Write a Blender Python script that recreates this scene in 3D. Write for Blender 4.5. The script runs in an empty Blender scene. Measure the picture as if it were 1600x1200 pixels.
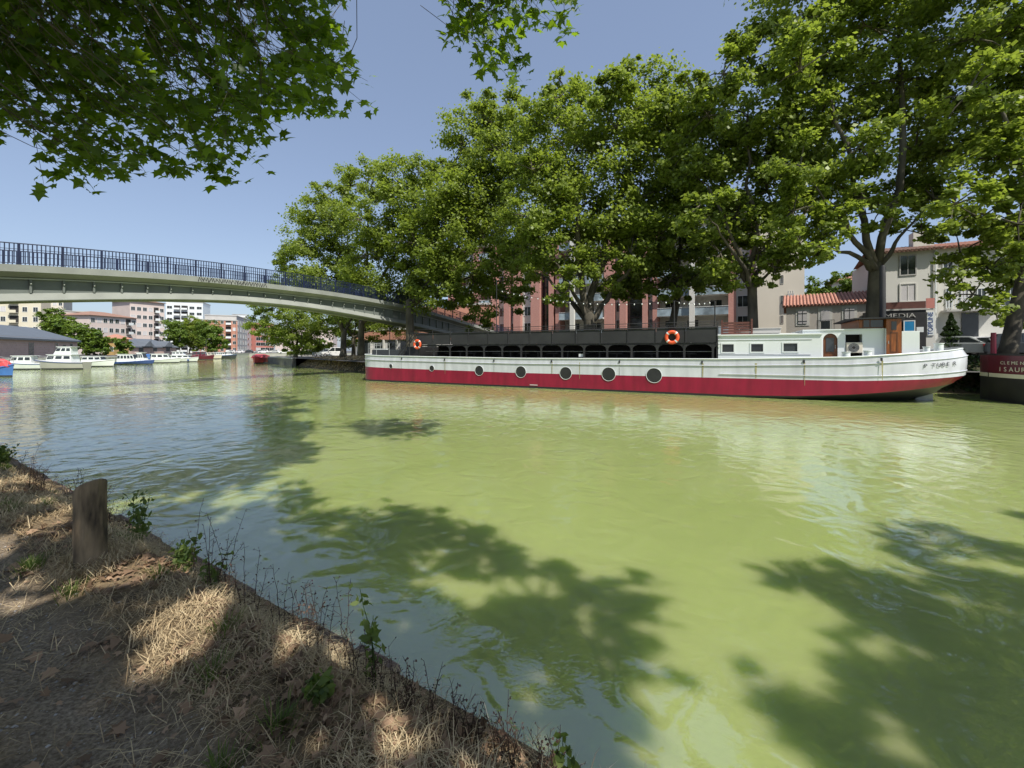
import bpy, bmesh, math, random
import numpy as np
from mathutils import Vector, Matrix, noise as mnoise
from math import sin, cos, pi, radians, sqrt, atan2

# ------------------------------------------------------------------ camera, sky, sun
sc = bpy.context.scene
COL = sc.collection
H, F, CX, CY = 2.2, 650.0, 800.0, 548.0      # eye height above the water, focal length and horizon in photo pixels
cam = bpy.data.cameras.new("camera"); camo = bpy.data.objects.new("camera", cam); COL.objects.link(camo)
camo.location = (0, 0, H); camo.rotation_euler = (pi/2, 0, 0)
cam.sensor_width = 36; cam.lens = F/1600*36; cam.shift_y = -(600-CY)/1600
cam.clip_start = 0.05; cam.clip_end = 6000
sc.camera = camo
SUN_EL, SUN_AZ = radians(54), atan2(0.55, -0.835)
world = bpy.data.worlds.new("World"); sc.world = world; world.use_nodes = True
wn = world.node_tree.nodes; wl = world.node_tree.links; wn.clear()
sky = wn.new('ShaderNodeTexSky'); sky.sky_type = 'NISHITA'; sky.sun_disc = False
sky.sun_elevation = SUN_EL; sky.sun_rotation = SUN_AZ; sky.air_density = 1.0; sky.dust_density = 1.3; sky.ozone_density = 2.0
hs = wn.new('ShaderNodeHueSaturation'); hs.inputs['Saturation'].default_value = 0.84; hs.inputs['Hue'].default_value = 0.502
bg = wn.new('ShaderNodeBackground'); bg.inputs['Strength'].default_value = 0.138
wo = wn.new('ShaderNodeOutputWorld')
wl.new(sky.outputs[0], hs.inputs['Color']); mxs = wn.new('ShaderNodeMix'); mxs.data_type = 'RGBA'; mxs.inputs[0].default_value = 0.45; mxs.inputs[7].default_value = (1.68, 2.25, 3.45, 1); wl.new(hs.outputs[0], mxs.inputs[6]); wl.new(mxs.outputs[2], bg.inputs['Color']); wl.new(bg.outputs[0], wo.inputs[0])
sun = bpy.data.lights.new("sun", 'SUN'); sun.energy = 4.9; sun.angle = radians(0.5); sun.color = (1.0, 0.95, 0.86)
suno = bpy.data.objects.new("sun", sun); COL.objects.link(suno)
sd = Vector((sin(SUN_AZ)*cos(SUN_EL), cos(SUN_AZ)*cos(SUN_EL), sin(SUN_EL)))
suno.rotation_euler = sd.to_track_quat('Z', 'Y').to_euler(); suno.location = (10, -10, 40)
sc.view_settings.view_transform = 'Standard'; sc.view_settings.look = 'None'
sc.view_settings.exposure = 0.34; sc.view_settings.gamma = 1
sc.cycles.max_bounces = 7; sc.cycles.diffuse_bounces = 3; sc.cycles.transparent_max_bounces = 8
sc.cycles.use_denoising = True; sc.cycles.caustics_reflective = False; sc.cycles.caustics_refractive = False
rng = np.random.default_rng(7); random.seed(7)

def W(px, py, Y): return Vector(((px-CX)/F*Y, Y, H-(py-CY)/F*Y))
def WX(px, Y): return (px-CX)/F*Y

# ------------------------------------------------------------------ materials
def mat(name, col, rough=0.7, var=0.12, scale=3.0, bump=0.0, bscale=None, metal=0.0, spec=None, col2=None, coord='Object', stretch=None):
    m = bpy.data.materials.new(name); m.use_nodes = True
    nt = m.node_tree; N = nt.nodes; L = nt.links
    b = N['Principled BSDF']; b.inputs['Roughness'].default_value = rough; b.inputs['Metallic'].default_value = metal
    if spec is not None: b.inputs['Specular IOR Level'].default_value = spec
    tc = N.new('ShaderNodeTexCoord'); mp = N.new('ShaderNodeMapping'); L.new(tc.outputs[coord], mp.inputs[0])
    if stretch: mp.inputs['Scale'].default_value = stretch
    no = N.new('ShaderNodeTexNoise'); no.inputs['Scale'].default_value = scale; no.inputs['Detail'].default_value = 5
    L.new(mp.outputs[0], no.inputs['Vector'])
    cr = N.new('ShaderNodeValToRGB'); cr.color_ramp.elements[0].position = 0.3; cr.color_ramp.elements[1].position = 0.7
    c2 = col2 or tuple(min(1, c*(1+var)) for c in col)
    c1 = col if col2 else tuple(c*(1-var) for c in col)
    cr.color_ramp.elements[0].color = (*c1, 1); cr.color_ramp.elements[1].color = (*c2, 1)
    L.new(no.outputs['Fac'], cr.inputs[0]); L.new(cr.outputs[0], b.inputs['Base Color'])
    if bump:
        n2 = N.new('ShaderNodeTexNoise'); n2.inputs['Scale'].default_value = bscale or scale*4; n2.inputs['Detail'].default_value = 6
        L.new(mp.outputs[0], n2.inputs['Vector'])
        bp = N.new('ShaderNodeBump'); bp.inputs['Strength'].default_value = 0.6; bp.inputs['Distance'].default_value = bump
        L.new(n2.outputs['Fac'], bp.inputs['Height']); L.new(bp.outputs[0], b.inputs['Normal'])
    return m

def brick_mat(name, c1, c2, mortar, scale=1.0, bw=0.22, bh=0.065):
    m = mat(name, c1, 0.85, bump=0.004)
    nt = m.node_tree; N = nt.nodes; L = nt.links; b = N['Principled BSDF']
    tc = N.new('ShaderNodeTexCoord'); sx = N.new('ShaderNodeSeparateXYZ'); L.new(tc.outputs['Object'], sx.inputs[0])
    ad = N.new('ShaderNodeMath'); L.new(sx.outputs[0], ad.inputs[0]); L.new(sx.outputs[1], ad.inputs[1])
    cb = N.new('ShaderNodeCombineXYZ'); L.new(ad.outputs[0], cb.inputs[0]); L.new(sx.outputs[2], cb.inputs[1])
    bt = N.new('ShaderNodeTexBrick'); L.new(cb.outputs[0], bt.inputs['Vector'])
    bt.inputs['Color1'].default_value = (*c1, 1); bt.inputs['Color2'].default_value = (*c2, 1); bt.inputs['Mortar'].default_value = (*mortar, 1)
    bt.inputs['Scale'].default_value = scale; bt.inputs['Brick Width'].default_value = bw; bt.inputs['Row Height'].default_value = bh
    bt.inputs['Mortar Size'].default_value = bh*0.12
    L.new(bt.outputs[0], b.inputs['Base Color'])
    return m

def leaf_mat(name, dark, light, trans=0.4, tcol=(0.32, 0.48, 0.03), rough=0.45):
    m = bpy.data.materials.new(name); m.use_nodes = True; nt = m.node_tree; N = nt.nodes; L = nt.links
    b = N['Principled BSDF']; b.inputs['Roughness'].default_value = rough; b.inputs['Specular IOR Level'].default_value = 0.35
    at = N.new('ShaderNodeAttribute'); at.attribute_name = 'tint'
    cr = N.new('ShaderNodeValToRGB'); cr.color_ramp.elements[0].color = (*dark, 1); cr.color_ramp.elements[1].color = (*light, 1)
    L.new(at.outputs['Fac'], cr.inputs[0]); L.new(cr.outputs[0], b.inputs['Base Color'])
    tr = N.new('ShaderNodeBsdfTranslucent'); tr.inputs[0].default_value = (*tcol, 1)
    mx = N.new('ShaderNodeMixShader'); mx.inputs[0].default_value = trans
    L.new(b.outputs[0], mx.inputs[1]); L.new(tr.outputs[0], mx.inputs[2]); L.new(mx.outputs[0], N['Material Output'].inputs[0])
    return m

def glass_mat(name, col, rough=0.08):
    return mat(name, col, rough, 0.5, 0.7, spec=0.8)

M = {}
M['white'] = mat('white_paint', (0.68, 0.71, 0.71), 0.32, 0.05, 0.8, 0.004, 1.5)
M['white_hull'] = mat('white_hull_paint', (0.555, 0.565, 0.62), 0.24, 0.13, 1.2, 0.012, 1.1, stretch=(2.2, 2.2, .5))
M['red_hull'] = mat('crimson_hull_paint', (0.235, 0.006, 0.030), 0.34, 0.22, 1.2, 0.008, 1.4, stretch=(2.2, 2.2, .5))
M['black_hull'] = mat('black_bitumen_paint', (0.014, 0.014, 0.015), 0.5, 0.3, 2, 0.004)
M['maroon'] = mat('maroon_paint', (0.10, 0.008, 0.02), 0.35, 0.2, 1.5, 0.004)
M['black'] = mat('black_paint', (0.018, 0.018, 0.019), 0.6, 0.3, 2)
M['charcoal'] = mat('charcoal_mesh_cloth', (0.022, 0.023, 0.025), 0.8, 0.3, 1.2, 0.003)
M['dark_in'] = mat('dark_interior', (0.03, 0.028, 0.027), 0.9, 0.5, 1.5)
M['steel'] = mat('grey_steel', (0.32, 0.33, 0.33), 0.45, 0.15, 3)
M['wood'] = mat('varnished_wood', (0.24, 0.075, 0.018), 0.28, 0.35, 3, stretch=(6, 6, 0.7))
M['wood2'] = mat('dark_varnished_wood', (0.13, 0.045, 0.015), 0.3, 0.3, 3, stretch=(6, 6, 0.7))
M['deckwood'] = mat('brown_deck_boards', (0.10, 0.035, 0.025), 0.7, 0.3, 3, stretch=(1, 1, 8))
M['glass'] = glass_mat('dark_window_glass', (0.025, 0.03, 0.032))
M['glass_b'] = glass_mat('pale_balcony_glass', (0.30, 0.37, 0.42), 0.15)
M['orange'] = mat('orange_buoy_foam', (0.75, 0.10, 0.03), 0.5, 0.08)
M['concrete'] = mat('bridge_concrete', (0.26, 0.275, 0.25), 0.85, 0.14, 0.9, 0.004, 12)
M['girder'] = mat('grey_green_girder_paint_shaded', (0.15, 0.17, 0.155), 0.6, 0.14, 0.8, 0.003)  # colour darkened to carry the shadow under the deck overhang
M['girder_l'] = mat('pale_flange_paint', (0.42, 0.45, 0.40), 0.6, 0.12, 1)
M['blue'] = mat('blue_railing_paint', (0.011, 0.018, 0.052), 0.45, 0.2, 2)
M['pink'] = brick_mat('pink_brick', (0.40, 0.165, 0.135), (0.46, 0.21, 0.17), (0.42, 0.3, 0.27))
M['pinkrender'] = mat('rose_render', (0.50, 0.20, 0.17), 0.85, 0.06, 0.6)
M['orangebrick'] = brick_mat('orange_brick', (0.36, 0.15, 0.10), (0.42, 0.19, 0.13), (0.5, 0.3, 0.22))
M['cream'] = mat('cream_render', (0.60, 0.55, 0.46), 0.85, 0.05, 0.35, 0.002)
M['offwhite'] = mat('offwhite_render', (0.58, 0.57, 0.53), 0.85, 0.05, 0.4, 0.002)
M['greyrender'] = mat('taupe_render', (0.50, 0.46, 0.41), 0.85, 0.06, 0.5, 0.002)
M['pinkwhite'] = mat('pale_pink_render', (0.58, 0.49, 0.45), 0.85, 0.06, 0.25)
M['yellowish'] = mat('pale_yellow_render', (0.58, 0.54, 0.42), 0.85, 0.05, 0.25)
M['slab'] = mat('grey_concrete_slab', (0.42, 0.41, 0.39), 0.85, 0.08, 0.6)
M['slate'] = mat('grey_metal_roof', (0.115, 0.13, 0.15), 0.5, 0.15, 1.2, stretch=(5, 0.4, 1))
M['tile'] = mat('terracotta_roof_tile', (0.40, 0.19, 0.135), 0.85, 0.25, 5)
M['brownbrick'] = brick_mat('brown_pink_brick', (0.46, 0.31, 0.26), (0.54, 0.37, 0.31), (0.5, 0.42, 0.37), bw=.5, bh=.3)
M['shutter'] = mat('pale_shutter_paint', (0.52, 0.50, 0.50), 0.6, 0.05)
M['rust'] = mat('rust_stain', (0.33, 0.30, 0.16), 0.8, 0.25, 6)
M['tile2'] = mat('weathered_brown_tile', (0.26, 0.15, 0.11), 0.85, 0.25, 3)
M['bark'] = mat('mottled_plane_bark', (0.035, 0.031, 0.023), 0.9, col2=(0.135, 0.118, 0.085), scale=1.6, bump=0.02, bscale=7, stretch=(1, 1, 0.5))
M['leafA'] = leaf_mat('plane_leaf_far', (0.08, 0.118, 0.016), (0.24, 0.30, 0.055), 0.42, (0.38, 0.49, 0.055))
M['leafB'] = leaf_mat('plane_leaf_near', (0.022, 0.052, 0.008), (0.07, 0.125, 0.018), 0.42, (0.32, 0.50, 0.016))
M['leafC'] = leaf_mat('lime_green_leaf', (0.06, 0.11, 0.015), (0.15, 0.22, 0.03), 0.3, (0.25, 0.36, 0.03))
M['leafD'] = leaf_mat('dark_evergreen_leaf', (0.015, 0.03, 0.01), (0.035, 0.06, 0.018), 0.15, (0.08, 0.15, 0.02))
M['straw'] = leaf_mat('dry_straw', (0.28, 0.19, 0.10), (0.74, 0.60, 0.38), 0.2, (0.3, 0.24, 0.12), 0.7)
M['weedleaf'] = leaf_mat('weed_leaf', (0.03, 0.06, 0.015), (0.12, 0.16, 0.04), 0.35, (0.3, 0.42, 0.06), 0.6)
M['drystem'] = leaf_mat('dry_brown_stem', (0.05, 0.03, 0.02), (0.15, 0.09, 0.06), 0.1, (0.1, 0.06, 0.03), 0.8)
M['litter'] = leaf_mat('dead_leaf', (0.11, 0.066, 0.038), (0.42, 0.28, 0.18), 0.15, (0.3, 0.18, 0.1), 0.7)
M['pebble'] = leaf_mat('gravel_stone', (0.12, 0.11, 0.10), (0.42, 0.40, 0.38), 0.0, (0.1, 0.1, 0.1), 0.8)
M['post'] = mat('weathered_log', (0.025, 0.018, 0.012), 0.9, col2=(0.30, 0.225, 0.14), scale=9, bump=0.02, bscale=8, stretch=(1.6, 1.6, 0.35))
M['stone'] = mat('quay_stone', (0.10, 0.095, 0.085), 0.9, col2=(0.2, 0.19, 0.17), scale=1.4, bump=0.04, bscale=3)
M['kerb'] = mat('bank_edge_stone', (0.12, 0.085, 0.07), 0.9, col2=(0.23, 0.16, 0.135), scale=4, bump=0.012, bscale=18)
M['asphalt'] = mat('asphalt', (0.09, 0.085, 0.08), 0.9, 0.2, 0.8)
M['bankearth'] = mat('bank_grass_earth', (0.035, 0.04, 0.016), 0.95, col2=(0.13, 0.095, 0.05), scale=0.9, bump=0.06, bscale=5)
M['tyre'] = mat('tyre_rubber', (0.02, 0.02, 0.02), 0.8, 0.1)
M['rim'] = mat('wheel_rim', (0.4, 0.4, 0.42), 0.35, 0.1, metal=0.6)
M['silver'] = mat('silver_car_paint', (0.36, 0.38, 0.37), 0.3, 0.05, metal=0.3)
M['carwhite'] = mat('white_car_paint', (0.7, 0.7, 0.7), 0.25, 0.03)
M['carblack'] = mat('dark_car_paint', (0.04, 0.045, 0.05), 0.25, 0.1)
M['bluetarp'] = mat('blue_tarpaulin', (0.05, 0.15, 0.42), 0.6, 0.15, 2, 0.02)
M['redtarp'] = mat('red_tarpaulin', (0.62, 0.08, 0.09), 0.6, 0.12, 2, 0.02)
M['navy'] = mat('navy_blue_paint', (0.03, 0.07, 0.24), 0.4, 0.15)
M['signblue'] = mat('blue_poster', (0.01, 0.20, 0.42), 0.5, 0.1, 2)
M['lamp'] = mat('headlight_glass', (0.7, 0.72, 0.72), 0.15, 0.05)
M['redlamp'] = mat('red_plastic', (0.4, 0.01, 0.01), 0.3, 0.05)
M['ochre'] = mat('ochre_timber', (0.45, 0.30, 0.12), 0.8, 0.2, 2)
M['curtain'] = mat('white_curtain', (0.5, 0.5, 0.5), 0.8, 0.1, 2, stretch=(8, 8, .3))
M['flower'] = mat('dry_flower', (0.35, 0.05, 0.08), 0.8, 0.2)

# water: murky green body under a rippled mirror
def water_mat():
    m = bpy.data.materials.new('canal_water'); m.use_nodes = True; nt = m.node_tree; N = nt.nodes; L = nt.links
    b = N['Principled BSDF']
    b.inputs['Base Color'].default_value = (0.25, 0.30, 0.068, 1)
    b.inputs['Roughness'].default_value = 0.015; b.inputs['IOR'].default_value = 2.55
    tc = N.new('ShaderNodeTexCoord')
    def nz(sx, sy, scale, detail, dist=0.0, rot=0.0):
        mp = N.new('ShaderNodeMapping'); mp.inputs['Scale'].default_value = (sx, sy, 1); mp.inputs['Rotation'].default_value = (0, 0, rot)
        L.new(tc.outputs['Object'], mp.inputs[0])
        n = N.new('ShaderNodeTexNoise'); n.inputs['Scale'].default_value = scale; n.inputs['Detail'].default_value = detail
        n.inputs['Distortion'].default_value = dist; n.inputs['Roughness'].default_value = 0.45
        L.new(mp.outputs[0], n.inputs['Vector']); return n
    def mul(a, k):
        x = N.new('ShaderNodeMath'); x.operation = 'MULTIPLY'; L.new(a, x.inputs[0])
        if isinstance(k, float): x.inputs[1].default_value = k
        else: L.new(k, x.inputs[1])
        return x.outputs[0]
    def add(a, c):
        x = N.new('ShaderNodeMath'); L.new(a, x.inputs[0]); L.new(c, x.inputs[1]); return x.outputs[0]
    sw = nz(1, 1, 1.6, 1.5, 1.4)           # slow oily swirls
    rp = nz(0.55, 1.0, 4.2, 2.0, 0.4, 0.45)   # wind ripples
    big = nz(1, 1, 0.12, 1.0)
    ramp = N.new('ShaderNodeMapRange'); ramp.inputs[1].default_value = 0.42; ramp.inputs[2].default_value = 0.62
    ramp.inputs[3].default_value = 0.25; ramp.inputs[4].default_value = 1.3
    L.new(big.outputs['Fac'], ramp.inputs[0])
    fi = nz(.7, 1, 23, 2.0, 0.8, .4)
    h = add(add(mul(sw.outputs['Fac'], 0.021), mul(fi.outputs['Fac'], 0.0009)), mul(mul(rp.outputs['Fac'], 0.0042), ramp.outputs[0]))
    bp = N.new('ShaderNodeBump'); bp.inputs['Strength'].default_value = 1.0; bp.inputs['Distance'].default_value = 1.0
    L.new(h, bp.inputs['Height']); L.new(bp.outputs[0], b.inputs['Normal'])
    # silt clouds in the water body
    s2 = nz(1, 1, 0.3, 3, 0.6)
    cr = N.new('ShaderNodeValToRGB'); cr.color_ramp.elements[0].position = .3; cr.color_ramp.elements[1].position = .7
    cr.color_ramp.elements[0].color = (0.25, 0.305, 0.10, 1); cr.color_ramp.elements[1].color = (0.29, 0.34, 0.13, 1)
    L.new(s2.outputs['Fac'], cr.inputs[0]); L.new(cr.outputs[0], b.inputs['Base Color'])
    b.subsurface_method = 'BURLEY'
    b.inputs['Subsurface Weight'].default_value = 1.0; b.inputs['Subsurface Radius'].default_value = (0.6, 0.8, 0.3)
    b.inputs['Subsurface Scale'].default_value = 0.5
    return m
M['water'] = water_mat()

# ------------------------------------------------------------------ mesh helpers
class MB:
    def __init__(s): s.v = []; s.f = []; s.m = []
    def add(s, vs, fs, m=0):
        o = len(s.v); s.v += [tuple(v) for v in vs]; s.f += [tuple(i+o for i in f) for f in fs]; s.m += [m]*len(fs); return s
    def box(s, x0, x1, y0, y1, z0, z1, m=0):
        return s.add([(x0,y0,z0),(x1,y0,z0),(x1,y1,z0),(x0,y1,z0),(x0,y0,z1),(x1,y0,z1),(x1,y1,z1),(x0,y1,z1)],
                     [(0,3,2,1),(4,5,6,7),(0,1,5,4),(1,2,6,5),(2,3,7,6),(3,0,4,7)], m)
    def tube(s, pts, rads, n=8, m=0, cap=True):
        pts = [Vector(p) for p in pts]
        if not hasattr(rads, '__len__'): rads = [rads]*len(pts)
        vs = []; up = None
        for i, p in enumerate(pts):
            t = (pts[min(i+1, len(pts)-1)]-pts[max(i-1, 0)])
            if t.length < 1e-9: t = Vector((0,0,1))
            t.normalize()
            if up is None: up = Vector((0,0,1)) if abs(t.z) < 0.9 else Vector((1,0,0))
            a = t.cross(up); 
            if a.length < 1e-6: a = t.cross(Vector((0,1,0)))
            a.normalize(); b = a.cross(t).normalized(); up = b
            for k in range(n):
                th = 2*pi*k/n; vs.append(p + (a*cos(th)+b*sin(th))*rads[i])
        fs = []
        for i in range(len(pts)-1):
            for k in range(n):
                a = i*n+k; b2 = i*n+(k+1) % n; fs.append((a, b2, b2+n, a+n))
        if cap: fs.append(tuple(range(n))[::-1]); fs.append(tuple(range((len(pts)-1)*n, len(pts)*n)))
        return s.add(vs, fs, m)
    def prism(s, poly, a0, a1, axis='y', m=0):   # poly = 2D points; extruded along axis
        n = len(poly)
        def P(p, a):
            return {'y': (p[0], a, p[1]), 'x': (a, p[0], p[1]), 'z': (p[0], p[1], a)}[axis]
        vs = [P(p, a0) for p in poly]+[P(p, a1) for p in poly]
        fs = [tuple(range(n)), tuple(range(2*n-1, n-1, -1))]+[(i, i+n, (i+1) % n+n, (i+1) % n) for i in range(n)]
        return s.add(vs, fs, m)
    def loft(s, rings, m=0, closed=False, capends=True, flip=False):
        n = len(rings[0]); vs = [v for r in rings for v in r]; fs = []
        for i in range(len(rings)-1):
            for k in range(n if closed else n-1):
                a = i*n+k; b = i*n+(k+1) % n; fs.append((a, b, b+n, a+n))
        if capends: fs.append(tuple(range(n))[::-1]); fs.append(tuple(range((len(rings)-1)*n, len(rings)*n)))
        return s.add(vs, fs, m)
    def ball(s, c, r, n=8, m=0, sz=1.0):
        c = Vector(c); rings = []
        for i in range(1, n//2+1):
            ph = pi*i/(n//2+1); rings.append([c+Vector((r*sin(ph)*cos(2*pi*k/n), r*sin(ph)*sin(2*pi*k/n), r*cos(ph)*sz)) for k in range(n)])
        return s.loft(rings, m, closed=True)
    def build(s, name, mats, parent=None, smooth=False, bevel=0.0, loc=None, rotz=0.0):
        me = bpy.data.meshes.new(name); me.from_pydata(s.v, [], s.f)
        if not isinstance(mats, (list, tuple)): mats = [mats]
        for k in mats: me.materials.append(M[k] if isinstance(k, str) else k)
        if len(mats) > 1: me.polygons.foreach_set('material_index', s.m)
        bm = bmesh.new(); bm.from_mesh(me); bmesh.ops.recalc_face_normals(bm, faces=bm.faces); bm.to_mesh(me); bm.free()
        if smooth: me.polygons.foreach_set('use_smooth', [True]*len(me.polygons))
        me.update()
        o = bpy.data.objects.new(name, me); COL.objects.link(o)
        if parent: o.parent = parent
        if loc: o.location = loc
        if rotz: o.rotation_euler = (0, 0, rotz)
        if bevel:
            b = o.modifiers.new('bevel', 'BEVEL'); b.width = bevel; b.segments = 2; b.limit_method = 'ANGLE'
        if smooth and not bevel:
            try:
                e = o.modifiers.new('es', 'EDGE_SPLIT'); e.split_angle = radians(40)
            except Exception: pass
        return o

def tag(o, label=None, cat=None, group=None, kind=None):
    if label: o['label'] = label
    if cat: o['category'] = cat
    if group: o['group'] = group
    if kind: o['kind'] = kind
    return o
def thing(name, label, cat, loc=(0,0,0), rotz=0.0, group=None):
    o = bpy.data.objects.new(name, None); COL.objects.link(o); o.empty_display_size = 0.3
    o.location = loc; o.rotation_euler = (0, 0, rotz); return tag(o, label, cat, group)
def struct(o): o['kind'] = 'structure'; return o
def copy_tree(o, parent=None):
    c = o.copy(); COL.objects.link(c); c.parent = parent
    for ch in list(o.children): copy_tree(ch, c)
    return c
def text_obj(name, s, size, matn, parent, loc, rot, depth=0.01, align='LEFT', sx=1.0):
    cu = bpy.data.curves.new(name, 'FONT'); cu.body = s; cu.size = size; cu.extrude = depth; cu.align_x = align
    to = bpy.data.objects.new(name, cu); COL.objects.link(to)
    bpy.context.view_layer.update()
    me = bpy.data.meshes.new_from_object(to.evaluated_get(bpy.context.evaluated_depsgraph_get()))
    bpy.data.objects.remove(to); me.materials.clear(); me.materials.append(M[matn])
    o = bpy.data.objects.new(name, me); COL.objects.link(o); o.parent = parent; o.location = loc; o.rotation_euler = rot; o.scale = (sx, 1, 1)
    return o
def fast_mesh(name, verts, nper, tint, matn, parent=None, smooth=False):
    """verts (K*nper,3) as K separate n-gons with a per-face tint"""
    K = len(verts)//nper; me = bpy.data.meshes.new(name)
    me.vertices.add(len(verts)); me.vertices.foreach_set('co', np.ascontiguousarray(verts, dtype=np.float32).ravel())
    me.loops.add(K*nper); me.loops.foreach_set('vertex_index', np.arange(K*nper, dtype=np.int32))
    me.polygons.add(K); me.polygons.foreach_set('loop_start', np.arange(0, K*nper, nper, dtype=np.int32))
    me.polygons.foreach_set('loop_total', np.full(K, nper, dtype=np.int32))
    a = me.attributes.new('tint', 'FLOAT', 'FACE'); a.data.foreach_set('value', np.ascontiguousarray(tint, dtype=np.float32))
    me.materials.append(M[matn]); me.update(calc_edges=True)
    o = bpy.data.objects.new(name, me); COL.objects.link(o)
    if parent: o.parent = parent
    return o
def unit(a): return a/np.maximum(np.linalg.norm(a, axis=1, keepdims=True), 1e-9)
def leaf_cards(C, Nrm, size, shape, r=rng, axis=None):
    """C centres, Nrm normals, size per leaf, shape (n,2) outline, bent a little"""
    K = len(C); Nrm = unit(Nrm)
    R = r.normal(size=(K, 3)) if axis is None else axis + r.normal(size=(K, 3))*0.35
    T = unit(np.cross(Nrm, np.cross(R, Nrm))); B = np.cross(Nrm, T)
    sh = np.asarray(shape); n = len(sh)
    bend = (np.abs(sh[:, 0])*-0.25-0.2*sh[:, 1]**2)
    V = C[:, None, :] + size[:, None, None]*(B[:, None, :]*sh[None, :, 0:1] + T[:, None, :]*sh[None, :, 1:2] + Nrm[:, None, :]*bend[None, :, None])
    return V.reshape(-1, 3)
RHOMB = [(0, -.5), (.42, .05), (.12, .5), (-.38, .12)]
PLANE = [(0, -.42), (.16, -.34), (.46, -.34), (.30, -.10), (.56, .12), (.24, .14), (.16, .26), (0, .62), (-.16, .26), (-.24, .14), (-.56, .12), (-.30, -.10), (-.46, -.34), (-.16, -.34)]

# ------------------------------------------------------------------ frames of reference
E = Vector((0.893, -0.45)).normalized(); NN = Vector((-E.y, E.x))          # along the far bank, away from the viewer
O0 = Vector((-10.4, 30.4)); ANG = atan2(E.y, E.x)
def bl(u, v, z=0.0): p = O0+E*u+NN*v; return Vector((p.x, p.y, z))
def u_of(px, v):
    k = (px-CX)/F; a = O0+NN*v
    return (k*a.y-a.x)/(E.x-k*E.y)
def z_of(px, py, v):
    p = bl(u_of(px, v), v); return H-(py-CY)/F*p.y
# near bank
BP = Vector((0.0, 2.155)); BD = Vector((-0.857, 0.515)).normalized(); BM = Vector((-BD.y, BD.x))   # inward normal
def bdist(x, y): return (x-BP.x)*BM.x+(y-BP.y)*BM.y
def gz(x, y):
    d = bdist(x, y)
    n = mnoise.noise(Vector((x*1.3, y*1.3, 0)))*0.05 + mnoise.noise(Vector((x*5, y*5, 3)))*0.014
    t = min(1, max(0, (d-0.12)/0.45)); t = t*t*(3-2*t)
    pathdip = -0.05*math.exp(-((d-1.22)/0.25)**2)
    return 0.20+0.35*t+n*t+pathdip+max(0, d-3)*0.05
def near(s, d): p = BP+BD*s+BM*d; return p.x, p.y

# ------------------------------------------------------------------ land and water
def poly_obj(name, pts, z, matn):
    from mathutils.geometry import tessellate_polygon
    vs = [Vector((p[0], p[1], z)) for p in pts]; tr = tessellate_polygon([vs])
    b = MB(); b.add(vs, [tuple(t) for t in tr]); o = b.build(name, matn)
    for p in o.data.polygons:
        pass
    return struct(o)
water = MB().add([(-400,-200,0),(300,-200,0),(300,600,0),(-400,600,0)], [(0,1,2,3)]).build('water', 'water'); struct(water)
shoreR = bl(-8, 6.6); shore = [bl(90, 6.6), shoreR, Vector((-42.6, 73, 0)), Vector((-44, 160, 0)), Vector((-106, 168, 0)), Vector((-93, 132, 0)), Vector((-73, 86, 0)), Vector((-68, 66, 0)), Vector((-64, 50, 0)), Vector((-64, 40.8, 0))]
poly_obj('ground', [(p.x, p.y) for p in shore]+[(-2500, 40.8), (-2500, 4500), (2500, 4500), (2500, shore[0].y)], 1.12, 'asphalt')
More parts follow.
